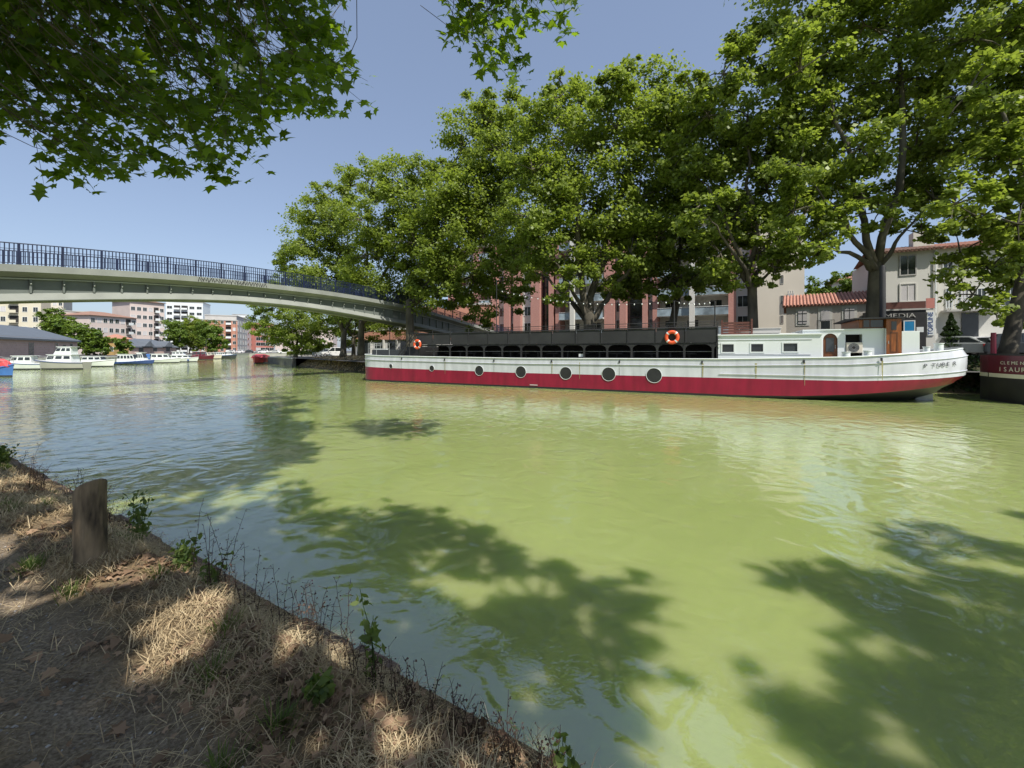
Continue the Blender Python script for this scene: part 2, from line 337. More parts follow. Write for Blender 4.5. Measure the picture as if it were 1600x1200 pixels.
# near ground, finely modelled where the viewer stands
def near_ground():
    ss = np.concatenate([np.arange(-14, 14, 0.07), np.arange(14, 76, 0.8)]); ds = np.concatenate([np.arange(0.0, 3.2, 0.06), np.arange(3.2, 16, 0.8), np.arange(16, 420, 40)])
    vs = []; 
    for s_ in ss:
        for d in ds:
            x, y = near(s_, d); vs.append((x, y, gz(x, y) if d < 16 else 1.15))
    nd = len(ds); fs = [(i*nd+j, i*nd+j+1, (i+1)*nd+j+1, (i+1)*nd+j) for i in range(len(ss)-1) for j in range(nd-1)]
    b = MB(); b.add(vs, fs); o = b.build('ground', 'kerb', smooth=False); o.data.polygons.foreach_set('use_smooth', [True]*len(fs))
    m = bpy.data.materials.new('towpath_earth'); m.use_nodes = True; nt = m.node_tree; N = nt.nodes; L = nt.links; p = N['Principled BSDF']
    p.inputs['Roughness'].default_value = 0.95
    at = N.new('ShaderNodeAttribute'); at.attribute_name = 'path'
    tc = N.new('ShaderNodeTexCoord')
    def nz(s, d): n = N.new('ShaderNodeTexNoise'); n.inputs['Scale'].default_value = s; n.inputs['Detail'].default_value = d; L.new(tc.outputs['Object'], n.inputs[0]); return n
    n1 = nz(60, 8); n2 = nz(7, 6); n3 = nz(160, 3)
    r1 = N.new('ShaderNodeValToRGB'); r1.color_ramp.elements[0].position = .32; r1.color_ramp.elements[1].position = .72
    r1.color_ramp.elements[0].color = (0.125, 0.092, 0.062, 1); r1.color_ramp.elements[1].color = (0.42, 0.34, 0.25, 1); L.new(n1.outputs[0], r1.inputs[0])
    r2 = N.new('ShaderNodeValToRGB'); r2.color_ramp.elements[0].position = .35; r2.color_ramp.elements[1].position = .68
    r2.color_ramp.elements[0].color = (0.10, 0.068, 0.038, 1); r2.color_ramp.elements[1].color = (0.30, 0.22, 0.125, 1); L.new(n2.outputs[0], r2.inputs[0])
    mx = N.new('ShaderNodeMix'); mx.data_type = 'RGBA'; L.new(at.outputs['Fac'], mx.inputs[0]); L.new(r2.outputs[0], mx.inputs[6]); L.new(r1.outputs[0], mx.inputs[7])
    L.new(mx.outputs[2], p.inputs['Base Color'])
    bp = N.new('ShaderNodeBump'); bp.inputs['Distance'].default_value = 0.008; bp.inputs['Strength'].default_value = 0.9; L.new(n3.outputs[0], bp.inputs['Height']); 
    bp2 = N.new('ShaderNodeBump'); bp2.inputs['Distance'].default_value = 0.03; bp2.inputs['Strength'].default_value = 0.8; L.new(n1.outputs[0], bp2.inputs['Height']); L.new(bp.outputs[0], bp2.inputs['Normal']); L.new(bp2.outputs[0], p.inputs['Normal'])
    o.data.materials.clear(); o.data.materials.append(m)
    a = o.data.attributes.new('path', 'FLOAT', 'POINT')
    vals = []
    for (x, y, z) in vs:
        d = bdist(x, y)+mnoise.noise(Vector((x*1.5, y*1.5, 7)))*0.15
        vals.append(max(0, min(1, 1-abs(d-1.25)/0.36))**0.6)
    a.data.foreach_set('value', vals)
    return struct(o)
near_ground()
# edge stones along the near bank
def kerb():
    b = MB(); s_ = -8.0
    while s_ < 60:
        ln = random.uniform(.35, .7); g = 0.012; dz = random.uniform(-.035, .02); dd = random.uniform(-.045, .03)
        pts = [near(s_+g, -0.03+dd), near(s_+ln-g, -0.03+dd), near(s_+ln-g, 0.20), near(s_+g, 0.20)]
        z1 = 0.205+dz
        b.add([(p[0], p[1], -0.4) for p in pts]+[(p[0], p[1], z1) for p in pts], [(4,5,6,7),(0,1,5,4),(1,2,6,5),(2,3,7,6),(3,0,4,7)])
        s_ += ln
    o = b.build('bank_edging', 'kerb', bevel=0.02); return struct(o)
kerb()
# far bank: embankment behind the barge, road on top
def embankment():
    us = np.arange(-7.2, 90, 0.8); vs_ = [6.3, 6.6, 7.2, 7.8, 8.4, 9.2, 10.2, 11, 12, 14, 20, 30, 44, 60]
    V = []
    for u in us:
        for v in vs_:
            t = min(1, max(0, (v-6.4)/2.8)); t = t*t*(3-2*t)
            top = 1.12+(1.8-1.12)*min(1, max(0, (u+14)/8)); 
            z = -0.3+(top+0.3)*t+(mnoise.noise(Vector((u*.7, v*.9, 1)))*0.16 if 6.6 < v < 11 else 0)
            if u < -8: v2 = v+(-8-u)*0.9; p = bl(u, v2)
            else: p = bl(u, v)
            V.append((p.x, p.y, max(z, -0.3)+0.006))
    nv = len(vs_); fs = [(i*nv+j, (i+1)*nv+j, (i+1)*nv+j+1, i*nv+j+1) for i in range(len(us)-1) for j in range(nv-1)]
    o = MB().add(V, fs).build('embankment', 'bankearth', smooth=False); o.data.polygons.foreach_set('use_smooth', [True]*len(fs)); return struct(o)
embankment()
rd = MB(); 
for u in np.arange(-6, 88, 4.0): 
    rd.add([bl(u, 11.6, 1.83), bl(u+4, 11.6, 1.83), bl(u+4, 20.5, 1.83), bl(u, 20.5, 1.83)], [(0,1,2,3)])
struct(rd.build('road', 'asphalt'))
# quay walls
def wall_line(name, pts, z0, z1, th, matn, label=None):
    b = MB()
    for a, c in zip(pts[:-1], pts[1:]):
        a = Vector(a[:2]); c = Vector(c[:2]); d = (c-a).normalized(); n = Vector((-d.y, d.x))*th
        for (q0, q1, z_0, z_1) in ((a, c, z0, z1-0.12),):
            b.add([(q0.x-n.x*.5,q0.y-n.y*.5,z_0),(q1.x-n.x*.5,q1.y-n.y*.5,z_0),(q1.x+n.x*.5,q1.y+n.y*.5,z_0),(q0.x+n.x*.5,q0.y+n.y*.5,z_0),
                   (q0.x-n.x*.5,q0.y-n.y*.5,z_1),(q1.x-n.x*.5,q1.y-n.y*.5,z_1),(q1.x+n.x*.5,q1.y+n.y*.5,z_1),(q0.x+n.x*.5,q0.y+n.y*.5,z_1)],
                  [(0,3,2,1),(4,5,6,7),(0,1,5,4),(1,2,6,5),(2,3,7,6),(3,0,4,7)])
    w = b
    o = w.build(name, matn)
    cp = MB()
    for a, c in zip(pts[:-1], pts[1:]):
        a = Vector(a[:2]); c = Vector(c[:2]); d = (c-a).normalized(); n = Vector((-d.y, d.x))*(th+0.12)
        cp.add([(a.x-n.x*.5,a.y-n.y*.5,z1-.118),(c.x-n.x*.5,c.y-n.y*.5,z1-.118),(c.x+n.x*.5,c.y+n.y*.5,z1-.118),(a.x+n.x*.5,a.y+n.y*.5,z1-.118),
                (a.x-n.x*.5,a.y-n.y*.5,z1+.03),(c.x-n.x*.5,c.y-n.y*.5,z1+.03),(c.x+n.x*.5,c.y+n.y*.5,z1+.03),(a.x+n.x*.5,a.y+n.y*.5,z1+.03)],
               [(0,3,2,1),(4,5,6,7),(0,1,5,4),(1,2,6,5),(2,3,7,6),(3,0,4,7)])
    c = cp.build('coping', 'slab', o)
    return tag(o, label, 'wall')
def mound():
    A = bl(-5.5, 6.2); Bq = Vector((-32.5, 61.2, 0)); D_ = (Bq-A); Ls = D_.length; D_.normalize(); Nn = Vector((D_.y, -D_.x, 0))
    V = []; ds = [-.1, .3, .8, 1.4, 2.0, 2.8, 3.6, 5, 8, 12, 18]; n = 46
    for i in range(n+1):
        f = i/n
        for d in ds:
            k = min(1, max(0, d/3.2)); k = k*k*(3-2*k); top = 1.75-.62*f**1.2
            p = A+D_*(Ls*f)+Nn*(d-1.0*sin(pi*f)); V.append((p.x, p.y, -.3+(top+.3)*k+mnoise.noise(Vector((f*22, d*.8, 4)))*.18*(1 if .3 < d < 5 else 0)+.012))
    m_ = len(ds); fs = [(i*m_+j, (i+1)*m_+j, (i+1)*m_+j+1, i*m_+j+1) for i in range(n) for j in range(m_-1)]
    o = MB().add(V, fs).build('embankment', 'bankearth'); o.data.polygons.foreach_set('use_smooth', [True]*len(fs)); struct(o)
    r = np.random.default_rng(18); K = 9000; f = r.random(K); d = r.uniform(.5, 4.5, K); k = np.clip(d/3.2, 0, 1); k = k*k*(3-2*k); top = 1.75-.62*f**1.2
    P = np.array([tuple(A+D_*(Ls*a)+Nn*(b_-1.0*sin(pi*a))) for a, b_ in zip(f, d)]); P[:, 2] = -.3+(top+.3)*k+.05
    P = P[P[:, 2] > .08]; K = len(P)
    o = fast_mesh('bank_herbage', leaf_cards(P, r.normal(size=(K, 3))+[0, -.3, .6], .09+.14*r.random(K), RHOMB, r), 4, r.random(K), 'weedleaf' if False else 'straw'); tag(o, 'dry and green grass on the mound left of the barge', 'grass', kind='stuff')
mound()
wall_line('quay_wall', [(-31.5, 60.1), (-42.6, 73), (-44, 160)], -0.5, 1.15, 0.5, 'stone', 'dark stone quay wall left of the barge, under the trees')
wall_line('quay_wall', [(-44, 160.2), (-106, 168)], -0.5, 1.2, 0.5, 'slab', 'pale quay wall closing the far end of the basin')
wall_line('quay_wall', [(-106.4, 168), (-93, 132), (-73, 86), (-68, 66), (-64, 50), (-64, 40)], -0.5, 1.15, 0.5, 'slab', 'long pale quay wall behind the row of moored pleasure boats')

# ------------------------------------------------------------------ the big barge
def lerp(tab, x):
    if x <= tab[0][0]: return tab[0][1]
    for (a, ya), (b, yb) in zip(tab[:-1], tab[1:]):
        if x <= b:
            t = (x-a)/(b-a); return ya+(yb-ya)*t
    return tab[-1][1]
ZG = [(-2.4, 2.02), (-1, 1.93), (1, 1.84), (12, 1.745), (23, 1.80), (28, 1.93), (30, 2.09), (31.2, 2.2), (32.3, 2.34)]
ZR = [(-2.4, 1.06), (2, .97), (12, .87), (28, .90), (30.3, 1.02), (32.3, 1.2)]
ZK = [(-2.4, 0.10), (24, .10), (26, .16), (28, .32), (29.5, .50), (31, .72), (32.3, .98)]
BW = 2.5
def wid(u, bowend, sternstart, sternend, p=2.4):
    if u < 0.4:
        x = min(1, max(0, (0.4-u)/(0.4-bowend))); return BW*max(0.0, 1-x**2.6)**(1/2.6)
    if u > sternstart:
        x = min(1, (u-sternstart)/(sternend-sternstart)); return BW*max(0.0, 1-x**p)**(1/p)
    return BW
def barge():
    t = thing('barge', 'long white and crimson converted barge with round portholes moored along the far bank', 'barge', (O0.x, O0.y, 0), ANG)
    US = [-1.5, -1.495, -1.48, -1.44, -1.36, -1.2, -1.0, -.7, -0.3, 0.05, 0.4]+list(np.arange(1.4, 24, 1.13))+[24, 25, 26, 27, 27.8, 28.5, 29.2, 29.8, 30.4, 30.9, 31.3, 31.65, 31.95, 32.15, 32.25, 32.3]
    cv = BW
    def ring(u, side, rows):
        out = []
        for (k) in rows:
            zg, zr, zk = lerp(ZG, u), lerp(ZR, u), lerp(ZK, u)
            z, w = {'g': (zg, wid(u, -1.5, 27.6, 32.15)), 'g2': (zg-.32, wid(u, -1.5, 27.6, 32.3)+.01), 'm': ((zg+zr)/2-.1, wid(u, -1.49, 27.6, 32.3)),
                    'r': (zr, wid(u, -1.48, 27.5, 32.25)), 'r2': ((zr+zk)/2, wid(u, -1.46, 27.3, 32.1)), 'k': (zk, wid(u, -1.44, 27, 32.0, 2.2)),
                    'k2': (zk*.45, wid(u, -1.42, 24.5, 31.4, 1.9)), 'w': (-.02, wid(u, -1.4, 23, 30.6, 1.7)), 'b': (-.5, wid(u, -1.3, 22, 30, 1.6))}[k]
            # keep plan x so both ends close at centreline
            uu = min(u, {'g': 32.15, 'g2': 32.3, 'm': 32.3, 'r': 32.25, 'r2': 32.1, 'k': 32.0, 'k2': 31.4, 'w': 30.6, 'b': 30}[k])
            out.append((uu, cv-side*w, z))
        return out
    def shell(rows, inset=0):
        b = MB()
        for side in (1, -1):
            b.loft([ring(u, side, rows) for u in US], 0, capends=False)
        return b
    shell(['g', 'g2', 'm', 'r']).build('topside', 'white_hull', t, smooth=True)
    shell(['r', 'r2', 'k']).build('lower_hull', 'red_hull', t, smooth=True)
    shell(['k', 'k2', 'w', 'b']).build('underbody', 'black_hull', t, smooth=True)
    # deck
    b = MB(); b.loft([[(u, cv-max(0.02, wid(u, -1.5, 27.6, 32.15)-.04), lerp(ZG, u)-.16), (u, cv+max(0.02, wid(u, -1.5, 27.6, 32.15)-.04), lerp(ZG, u)-.16)] for u in US if u <= 32.1], 0, capends=False)
    b.build('deck', 'steel', t)
    # gunwale cap, rubbing strakes
    def strake(name, dz, tab, r, u0, u1, ends, matn, out=0.02):
        bb = MB()
        for side in (1, -1):
            pts = [(min(u, ends[2]), cv-side*(wid(u, ends[0], ends[1], ends[2])+out), lerp(tab, u)+dz) for u in US if u0 <= u <= u1]
            bb.tube(pts, r, 6)
        return bb.build(name, matn, t, smooth=True)
    strake('gunwale', 0.0, ZG, 0.03, -1.5, 32.3, (-1.5, 27.6, 32.15), 'white')
    strake('rubbing_strake', -0.32, ZG, 0.02, -1.5, 32.3, (-1.5, 27.6, 32.3), 'white_hull', 0.03)
    strake('rubbing_strake', 0.20, ZR, 0.018, 22.5, 32.3, (-1.5, 27.5, 32.28), 'white_hull', 0.03)
    # stem bar
    MB().tube([(-1.54, cv, -.4), (-1.55, cv, 1.0), (-1.56, cv, 2.05)], .07, 8).build('stem_post', 'white_hull', t, smooth=True)
    # portholes on the near side
    for px, py, r in ((611, 572, .15), (675, 575.5, .19), (749, 579, .30), (814, 581, .335), (884, 583, .345), (951, 584.5, .36), (1022, 586.5, .37)):
        u = u_of(px, 0); z = z_of(px, py, 0)
        b = MB(); ring_o = []; n = 28
        rr = [(r*1.02, -.005), (r*1.06, -.02), (r*1.06, -.03), (r*1.03, -.035), (r*1.0, -.03), (r*1.0, .03)]
        rings = [[(u+a*cos(2*pi*k/n), y, z+a*sin(2*pi*k/n)) for k in range(n)] for a, y in rr]
        b.loft(rings, 0, closed=True, capends=False)
        po = b.build('porthole', 'white', t, smooth=True)
        g = MB(); g.add([(u+r*1.0*cos(2*pi*k/n), -.022, z+r*1.0*sin(2*pi*k/n)) for k in range(n)], [tuple(range(n))]); g.build('pane', 'black', po)
    # scuppers and rust streaks
    for px in (628, 695, 772, 862, 968, 1097, 1256, 1377):
        u = u_of(px, 0); z = lerp(ZG, u)-.13
        MB().box(u-.035, u+.035, -.06, 0.0, z-.10, z+.03).build('fairlead', 'black', t, bevel=.01)
    for px in (628, 695, 772, 862, 968, 1097, 1256):
        u = u_of(px, 0); z = lerp(ZG, u); b = MB(); b.box(u-.006, u+.006, -.016, .01, lerp(ZR, u)+.01, z-.04); b.build('plate_seam', 'steel', t)
    for k, px in enumerate((695, 862, 1097, 1256, 1377, 1180, 905)):
        u = u_of(px, 0)+.03; z = lerp(ZG, u)-.22; zz = lerp(ZR, u)+(.02 if k % 3 else -.25); w_ = .02+.012*(k % 3)
        MB().add([(u-w_, -.0175, z), (u+w_, -.0175, z), (u+w_*.35, -.0175, zz), (u-w_*.3, -.0175, zz)], [(0,1,2,3)]).build('rust_streak', 'rust', t)
    # upper deck of the black saloon
    v0, v1 = .30, 4.7
    ua, ub = u_of(650, v0), u_of(1121, v0); zt, zb = 3.34, 2.60
    b = MB(); b.box(ua, ub, v0+.05, v1-.05, zb-.08, zb+.0); b.build('upper_deck', 'black', t)
    n = 13; xs = [ua+(ub-ua)*i/n for i in range(n+1)]
    b = MB(); 
    for i in range(n):
        b.box(xs[i]+.03, xs[i+1]-.03, v0, v0+.03, zb+.02, zt)
    b.build('parapet_panel', 'charcoal', t)
    b = MB()
    for i in range(n): b.box(xs[i]+.03, xs[i+1]-.03, v1-.03, v1, zb+.02, zt)
    b.build('parapet_panel', 'charcoal', t)
    b = MB()
    for v in (v0-.02, v1+.02):
        b.tube([(ua, v, zt+.30), (ub, v, zt+.30)], .018, 6); b.tube([(ua, v, zt+.03), (ub, v, zt+.03)], .025, 6); b.tube([(ua, v, zt+.16), (ub, v, zt+.16)], .010, 6)
        for x in xs: b.tube([(x, v, zb), (x, v, zt+.30)], .022, 6)
    b.build('deck_railing', 'black', t)
    # arched posts below
    pos = [ua+.2+(ub-ua-.4)*i/14 for i in range(15)]
    for v in (v0+.02,):
        for i, x in enumerate(pos):
            b = MB(); zg = lerp(ZG, x)-.1
            b.box(x-.05, x+.05, v, v+.06, zg, zb-.083)
            for sgn in (-1, 1):
                pts = [(x+sgn*.05, zb-.084)]+[(x+sgn*(.05+.34*(1-sin(a))), zb-.084-.26*(1-cos(a))) for a in np.linspace(0, pi/2, 7)]
                b.prism(pts if sgn > 0 else pts[::-1], v+.005, v+.045, 'y')
            b.build('bracket_post', 'black', t)
    b = MB(); b.tube([(ua+.6, v0+.3, 2.16), (ub-.2, v0+.3, 2.16)], .011, 6); b.build('handrail', 'steel', t)
    # saloon interior behind the arches: wall, tables, benches coloured dark as inside shade
    MB().box(ua+1.0, ub, v1-.9, v1-.8, 1.5, zb-.085).build('saloon_wall', 'black', t)
    MB().box(ub-.05, ub, v0+.08, v1-.26, 1.5, zt).build('bulkhead', 'black', t)
    MB().box(ua+1.0, ua+1.05, v0+1.2, v1-.26, 1.5, zb-.085).build('bulkhead', 'dark_in', t)
    for i in range(9):
        x = ua+2.2+i*1.9; b = MB(); b.box(x-.35, x+.35, 1.0, 1.7, 2.02, 2.06); b.box(x-.04, x+.04, 1.31, 1.39, 1.6, 2.02); b.build('table', 'black', t)
        b = MB(); b.box(x-.95, x-.55, 1.0, 1.8, 1.6, 1.82); b.box(x-.95, x-.88, 1.0, 1.8, 1.82, 2.12); b.build('bench', 'charcoal', t)
    MB().box(u_of(905, .5), u_of(912, .5), .42, .46, 1.86, 2.02).build('notice', 'white', t)
    # foredeck gear: dark locker, rails, windlass
    b = MB(); b.box(-.7, 1.9, .9, 3.6, 1.75, 2.28); b.build('locker', 'carblack', t, bevel=.03)
    b = MB(); b.box(-.5, .6, 1.0, 1.25, 2.285, 2.36); b.build('locker_trim', 'white', t)
    b = MB()
    for z in (2.35, 2.62, 2.75):
        b.tube([(-1.4, 2.5, z), (-1.2, 1.2, z), (-.6, .45, z), (1.6, .3, z)], .014, 6)
    for p in ((-1.4, 2.5), (-1.2, 1.2), (-.6, .45), (.3, .37), (1.6, .3)): b.tube([(p[0], p[1], 1.85), (p[0], p[1], 2.75)], .016, 6)
    b.build('bow_railing', 'steel', t)
    b = MB(); b.box(2.4, 3.6, 1.2, 3.8, 1.7, 2.5); b.build('hatch', 'black', t, bevel=.04)
    b = MB(); b.tube([(2.2, 1.4, 2.0), (2.2, 3.2, 2.0)], .22, 12); b.build('windlass', 'black', t, smooth=True)
    b = MB(); b.tube([(2.1, .5, 1.75), (3.6, .5, 3.35)], .03, 6); b.tube([(2.4, .5, 1.75), (3.9, .5, 3.35)], .03, 6)
    for k in range(7): b.tube([(2.2+k*.21, .5, 1.95+k*.22), (2.45+k*.21, .5, 1.95+k*.22)], .015, 5)
    b.build('ladder', 'black', t)
    # awning frame over the fore part
    b = MB(); b.box(u_of(640, .8), ua-.02, v0+.2, v1-.2, 3.42, 3.47); b.build('awning', 'black', t)
    b = MB()
    for (x, v) in ((u_of(643, .8), .6), (u_of(643, .8), 4.4)): b.tube([(x, v, 1.8), (x, v, 3.42)], .035, 6)
    b.build('awning_post', 'black', t)
    # white aft cabin with three windows
    vc = .42; c0, c1 = u_of(1122, vc), u_of(1284, vc); zc = 2.93
    wins = [(1127.5, 1147.5, 537, 551), (1172.5, 1193.5, 536.5, 550.5), (1223, 1247, 535.5, 550)]
    def holed(nm, x0, x1, z0, z1, y0, y1, holes, matn, arch=None):
        xs_ = sorted(set([x0, x1]+[h[0] for h in holes]+[h[1] for h in holes])); b = MB()
        for a, c in zip(xs_[:-1], xs_[1:]):
            hs_ = [h for h in holes if h[0] <= a+1e-6 and h[1] >= c-1e-6]
            if not hs_: b.box(a, c, y0, y1, z0, z1)
            else:
                h = hs_[0]
                if h[2] > z0+.01: b.box(a, c, y0, y1, z0, h[2])
                b.box(a, c, y0, y1, h[3], z1)
        return b.build(nm, matn, t)
    hl = [(u_of(a, vc), u_of(b_, vc), z_of((a+b_)/2, y2, vc), z_of((a+b_)/2, y1, vc)) for a, b_, y1, y2 in wins]
    holed('cabin_side', c0, c1, 1.7, zc, vc, vc+.08, hl, 'white')
    for h in hl:
        w = MB(); e = .03
        for (a0, a1, z0, z1) in ((h[0]-e, h[0]+e, h[2]-e, h[3]+e), (h[1]-e, h[1]+e, h[2]-e, h[3]+e), (h[0]+e, h[1]-e, h[3]-e, h[3]+e), (h[0]+e, h[1]-e, h[2]-e, h[2]+e)): w.box(a0, a1, vc-.02, vc-.002, z0, z1)
        wo_ = w.build('window', 'white', t); MB().box(h[0], h[1], vc+.03, vc+.04, h[2], h[3]).build('pane', 'glass', wo_)
    b = MB(); b.box(c0, c1+.02, vc+.082, 4.55, 1.7, zc-.005); b.build('cabin', 'white', t)
    b = MB(); b.prism([(vc-.06, zc), (vc-.06, zc+.05), (2.5, zc+.16), (4.66, zc+.05), (4.66, zc)], c0-.05, c1+.03, 'x'); b.build('cabin_roof', 'white', t)
    b = MB(); b.box(c0, c1-.4, vc-.022, vc-.003, 2.02, 2.045); b.box(c0, c1-.35, vc-.022, vc-.003, zc-.22, zc-.20); b.build('moulding', 'white_hull', t)
    for (px, w_, h_) in ((1187, .85, .22),):
        x = u_of(px, 1.5); b = MB(); b.box(x-w_, x+w_, 1.2, 2.2, zc+.12, zc+.12+h_); b.box(x-w_-.04, x+w_+.04, 1.16, 2.24, zc+.12+h_, zc+.16+h_); b.build('skylight', 'slab', t, bevel=.02)
    b = MB(); x = u_of(1128, .9)
    for k in range(5): b.box(x, x+1.3, .9, .93, 3.0+k*.13, 3.1+k*.13)
    for dx in (0, 1.3): b.box(x+dx-.04, x+dx+.04, .86, .94, 2.9, 3.75)
    b.build('stair_screen', 'deckwood', t)
    # deckhouse with arched door, AC recess
    d0, d1 = u_of(1254, .95), u_of(1384, .62); vd = .80
    dd0, dd1 = u_of(1286, vd), u_of(1309, vd); a0, a1 = u_of(1321, vd), u_of(1347.5, vd); dm = u_of(1384, vd)
    zd0 = z_of(1254, 517, vd); zd1 = z_of(1384, 513, vd)
    zdt = zd0
    holes = [(dd0, dd1, 1.8, z_of(1297, 521, vd)), (a0, a1, z_of(1334, 557, vd), z_of(1334, 522.5, vd))]
    holed('deckhouse_side', u_of(1254, vd), dm, 1.75, zdt, vd, vd+.07, holes, 'white')
    b = MB(); b.box(u_of(1254, vd), dm-.002, vd+.75, 4.3, 1.75, zdt-.01); b.box(u_of(1254, vd), dd0-.02, vd+.072, vd+.748, 1.75, zdt-.01); b.box(dd1+.02, a0-.02, vd+.072, vd+.748, 1.75, zdt-.01)
    b.box(a1+.02, dm-.002, vd+.072, vd+.748, 1.75, zdt-.01); b.build('deckhouse', 'white', t)
    MB().box(u_of(1254, vd), dm, vd-.04, 4.36, zdt+.002, zdt+.05).build('deckhouse_roof', 'white', t)
    # corner spandrels that make the door arch
    cx = (dd0+dd1)/2; rw = (dd1-dd0)/2; zt_ = holes[0][3]; b = MB()
    for sgn in (-1, 1):
        pts = [(cx+sgn*rw, zt_)]+[(cx+sgn*rw*sin(a), zt_-.30*(1-cos(a))) for a in np.linspace(0, pi/2, 8)]
        b.prism(pts, vd+.003, vd+.067, 'y')
    b.build('door_arch', 'white', t)
    dr = MB().box(dd0, dd1, vd+.10, vd+.14, 1.8, zt_).build('door', 'wood2', t)
    MB().box(cx-rw*.55, cx+rw*.55, vd+.085, vd+.098, 2.15, zt_-.2).build('pane', 'glass', dr)
    MB().tube([(cx+rw*.7, vd+.06, 2.3), (cx+rw*.7, vd+.06, 2.45)], .015, 6).build('handle', 'steel', dr)
    # air conditioner
    z0 = holes[1][2]+.16; ah = z_of(1334, 535, vd)-z0
    ac = MB().box(a0+.03, a1-.0, vd-.05, vd+.3, z0, z0+ah).build('air_conditioner', 'cream', t, bevel=.015)
    fx, fz, fr = a0+.28, z0+ah/2, min(.23, ah*.42); b = MB()
    for r_ in (fr, fr*.8, fr*.6, fr*.4): b.tube([(fx+r_*cos(a), vd-.065, fz+r_*sin(a)) for a in np.linspace(0, 2*pi, 21)], .007, 5)
    b.build('fan_grille', 'steel', ac)
    MB().add([(fx+fr*cos(a), vd-.054, fz+fr*sin(a)) for a in np.linspace(0, 2*pi, 20, endpoint=False)], [tuple(range(20))]).build('fan', 'dark_in', ac)
    MB().box(a0, a1, vd+.5, vd+.55, holes[1][2], holes[1][3]).build('recess_back', 'dark_in', t)
    # wheelhouse
    w0, w1 = u_of(1337, 1.2), u_of(1408, .62); vw = .85; zr_ = z_of(1380, 496, vw)
    wl0, wl1 = u_of(1342, vw), u_of(1385, vw); dl0, dl1 = u_of(1385, .6), u_of(1408.5, .6)
    b = MB(); b.box(wl0, dl1-.08, vw+.002, 3.9, zdt+.06, zr_-.08); b.build('wheelhouse', 'wood', t)
    wz0, wz1 = z_of(1370, 511, vw), z_of(1370, 500, vw)
    for (p0, p1) in ((1349, 1358), (1360, 1380)):
        x0, x1 = u_of(p0, vw), u_of(p1, vw)
        fo = MB().box(x0-.03, x1+.03, vw-.02, vw-.0, wz0-.03, wz1+.03).build('window', 'wood2', t)
        MB().box(x0, x1, vw-.028, vw-.022, wz0, wz1).build('pane', 'glass', fo)
    do = MB().box(dl0, dl1, .60, .66, lerp(ZG, 29)-.02, zr_-.09).build('door', 'wood', t)
    dh = zr_-.09-lerp(ZG, 29)
    MB().box(dl0+.16, dl1-.16, .585, .598, zr_-.55, zr_-.2).build('pane', 'glass', do)
    b = MB(); zq = lerp(ZG, 29)+.12
    for (x0, x1, z0_, z1_) in ((dl0+.12, dl0+.16, zq, zr_-.65), (dl1-.16, dl1-.12, zq, zr_-.65), (dl0+.16, dl1-.16, zq, zq+.04), (dl0+.16, dl1-.16, zr_-.69, zr_-.65)): b.box(x0, x1, .588, .599, z0_, z1_)
    b.build('door_panel', 'wood2', do)
    MB().tube([(dl0+.06, .57, 2.5), (dl0+.06, .57, 2.62)], .014, 6).build('handle', 'steel', do)
    b = MB(); b.prism([(.35, zr_-.07), (.35, zr_-.02), (2.4, zr_+.03), (4.3, zr_-.02), (4.3, zr_-.07)], u_of(1331, .9), u_of(1413, .5), 'x'); b.build('wheelhouse_roof', 'black', t)
    b = MB(); b.box(dm-.0, dl0-.015, .62, .70, lerp(ZG, 28.5)-.1, z_of(1384, 513.5, .62)); b.build('bulwark_panel', 'white', t, bevel=.01)
    x1 = u_of(1437, .62)
    b = MB(); b.box(dl1+.015, x1, .62, .70, lerp(ZG, 30)-.25, z_of(1420, 517.5, .62)); b.box(x1-.07, x1, .702, 3.5, 1.9, z_of(1420, 517.5, .62)-.02); b.build('bulwark_panel', 'white', t, bevel=.01)
    # funnel
    x = u_of(1379, 2.2); MB().tube([(x, 2.2, zr_-.05), (x, 2.2, z_of(1379, 418, 2.2)), (x, 2.2, z_of(1379, 415, 2.2))], [.125, .115, .09], 12).build('funnel', 'black', t, smooth=True)
    # bollards
    for px, z_, s_ in ((1322, .20, .15), (1356, .20, .14), (1455, .2, .11), (1478, .30, .15)):
        x = u_of(px, .3); zg = lerp(ZG, x); vv = .3 if px < 1400 else cv-wid(x, -1.5, 27.6, 32.15)+.3
        b = MB(); b.tube([(x, vv, zg-.1), (x, vv, zg+z_)], s_, 14); b.tube([(x, vv, zg+z_), (x, vv, zg+z_+.03)], s_*1.15, 14); b.build('bollard', 'white', t, smooth=True)
    # plants on the cabin roof edge and aft deck
    # rudder
    b = MB(); b.box(30.75, 31.35, cv-.09, cv+.09, -.4, .62); b.tube([(31.2, cv, .3), (31.5, cv, 1.2)], .07, 8); b.build('rudder', 'steel', t, bevel=.03)
    b = MB(); x = u_of(834, 0); b.box(x-.25, x+.25, -.025, -.012, .165, .20); b.build('draught_mark', 'white', t)
    # name at the stern quarter, set letter by letter round the curve
    s = 'P.TUBE.R'; uu = 30.35; 
    for i, ch in enumerate(s):
        w = wid(uu, -1.5, 27.6, 32.3); w2 = wid(uu+.05, -1.5, 27.6, 32.3); ang = atan2(w-w2, .05)
        if ch != '.':
            text_obj('letter', ch, .23, 'carblack', t, (uu, cv-w-.035, lerp(ZG, uu)-.62), (pi/2, 0, ang), .004)
        uu += (.19 if ch != '.' else .10)*cos(ang)
    return t
barge()

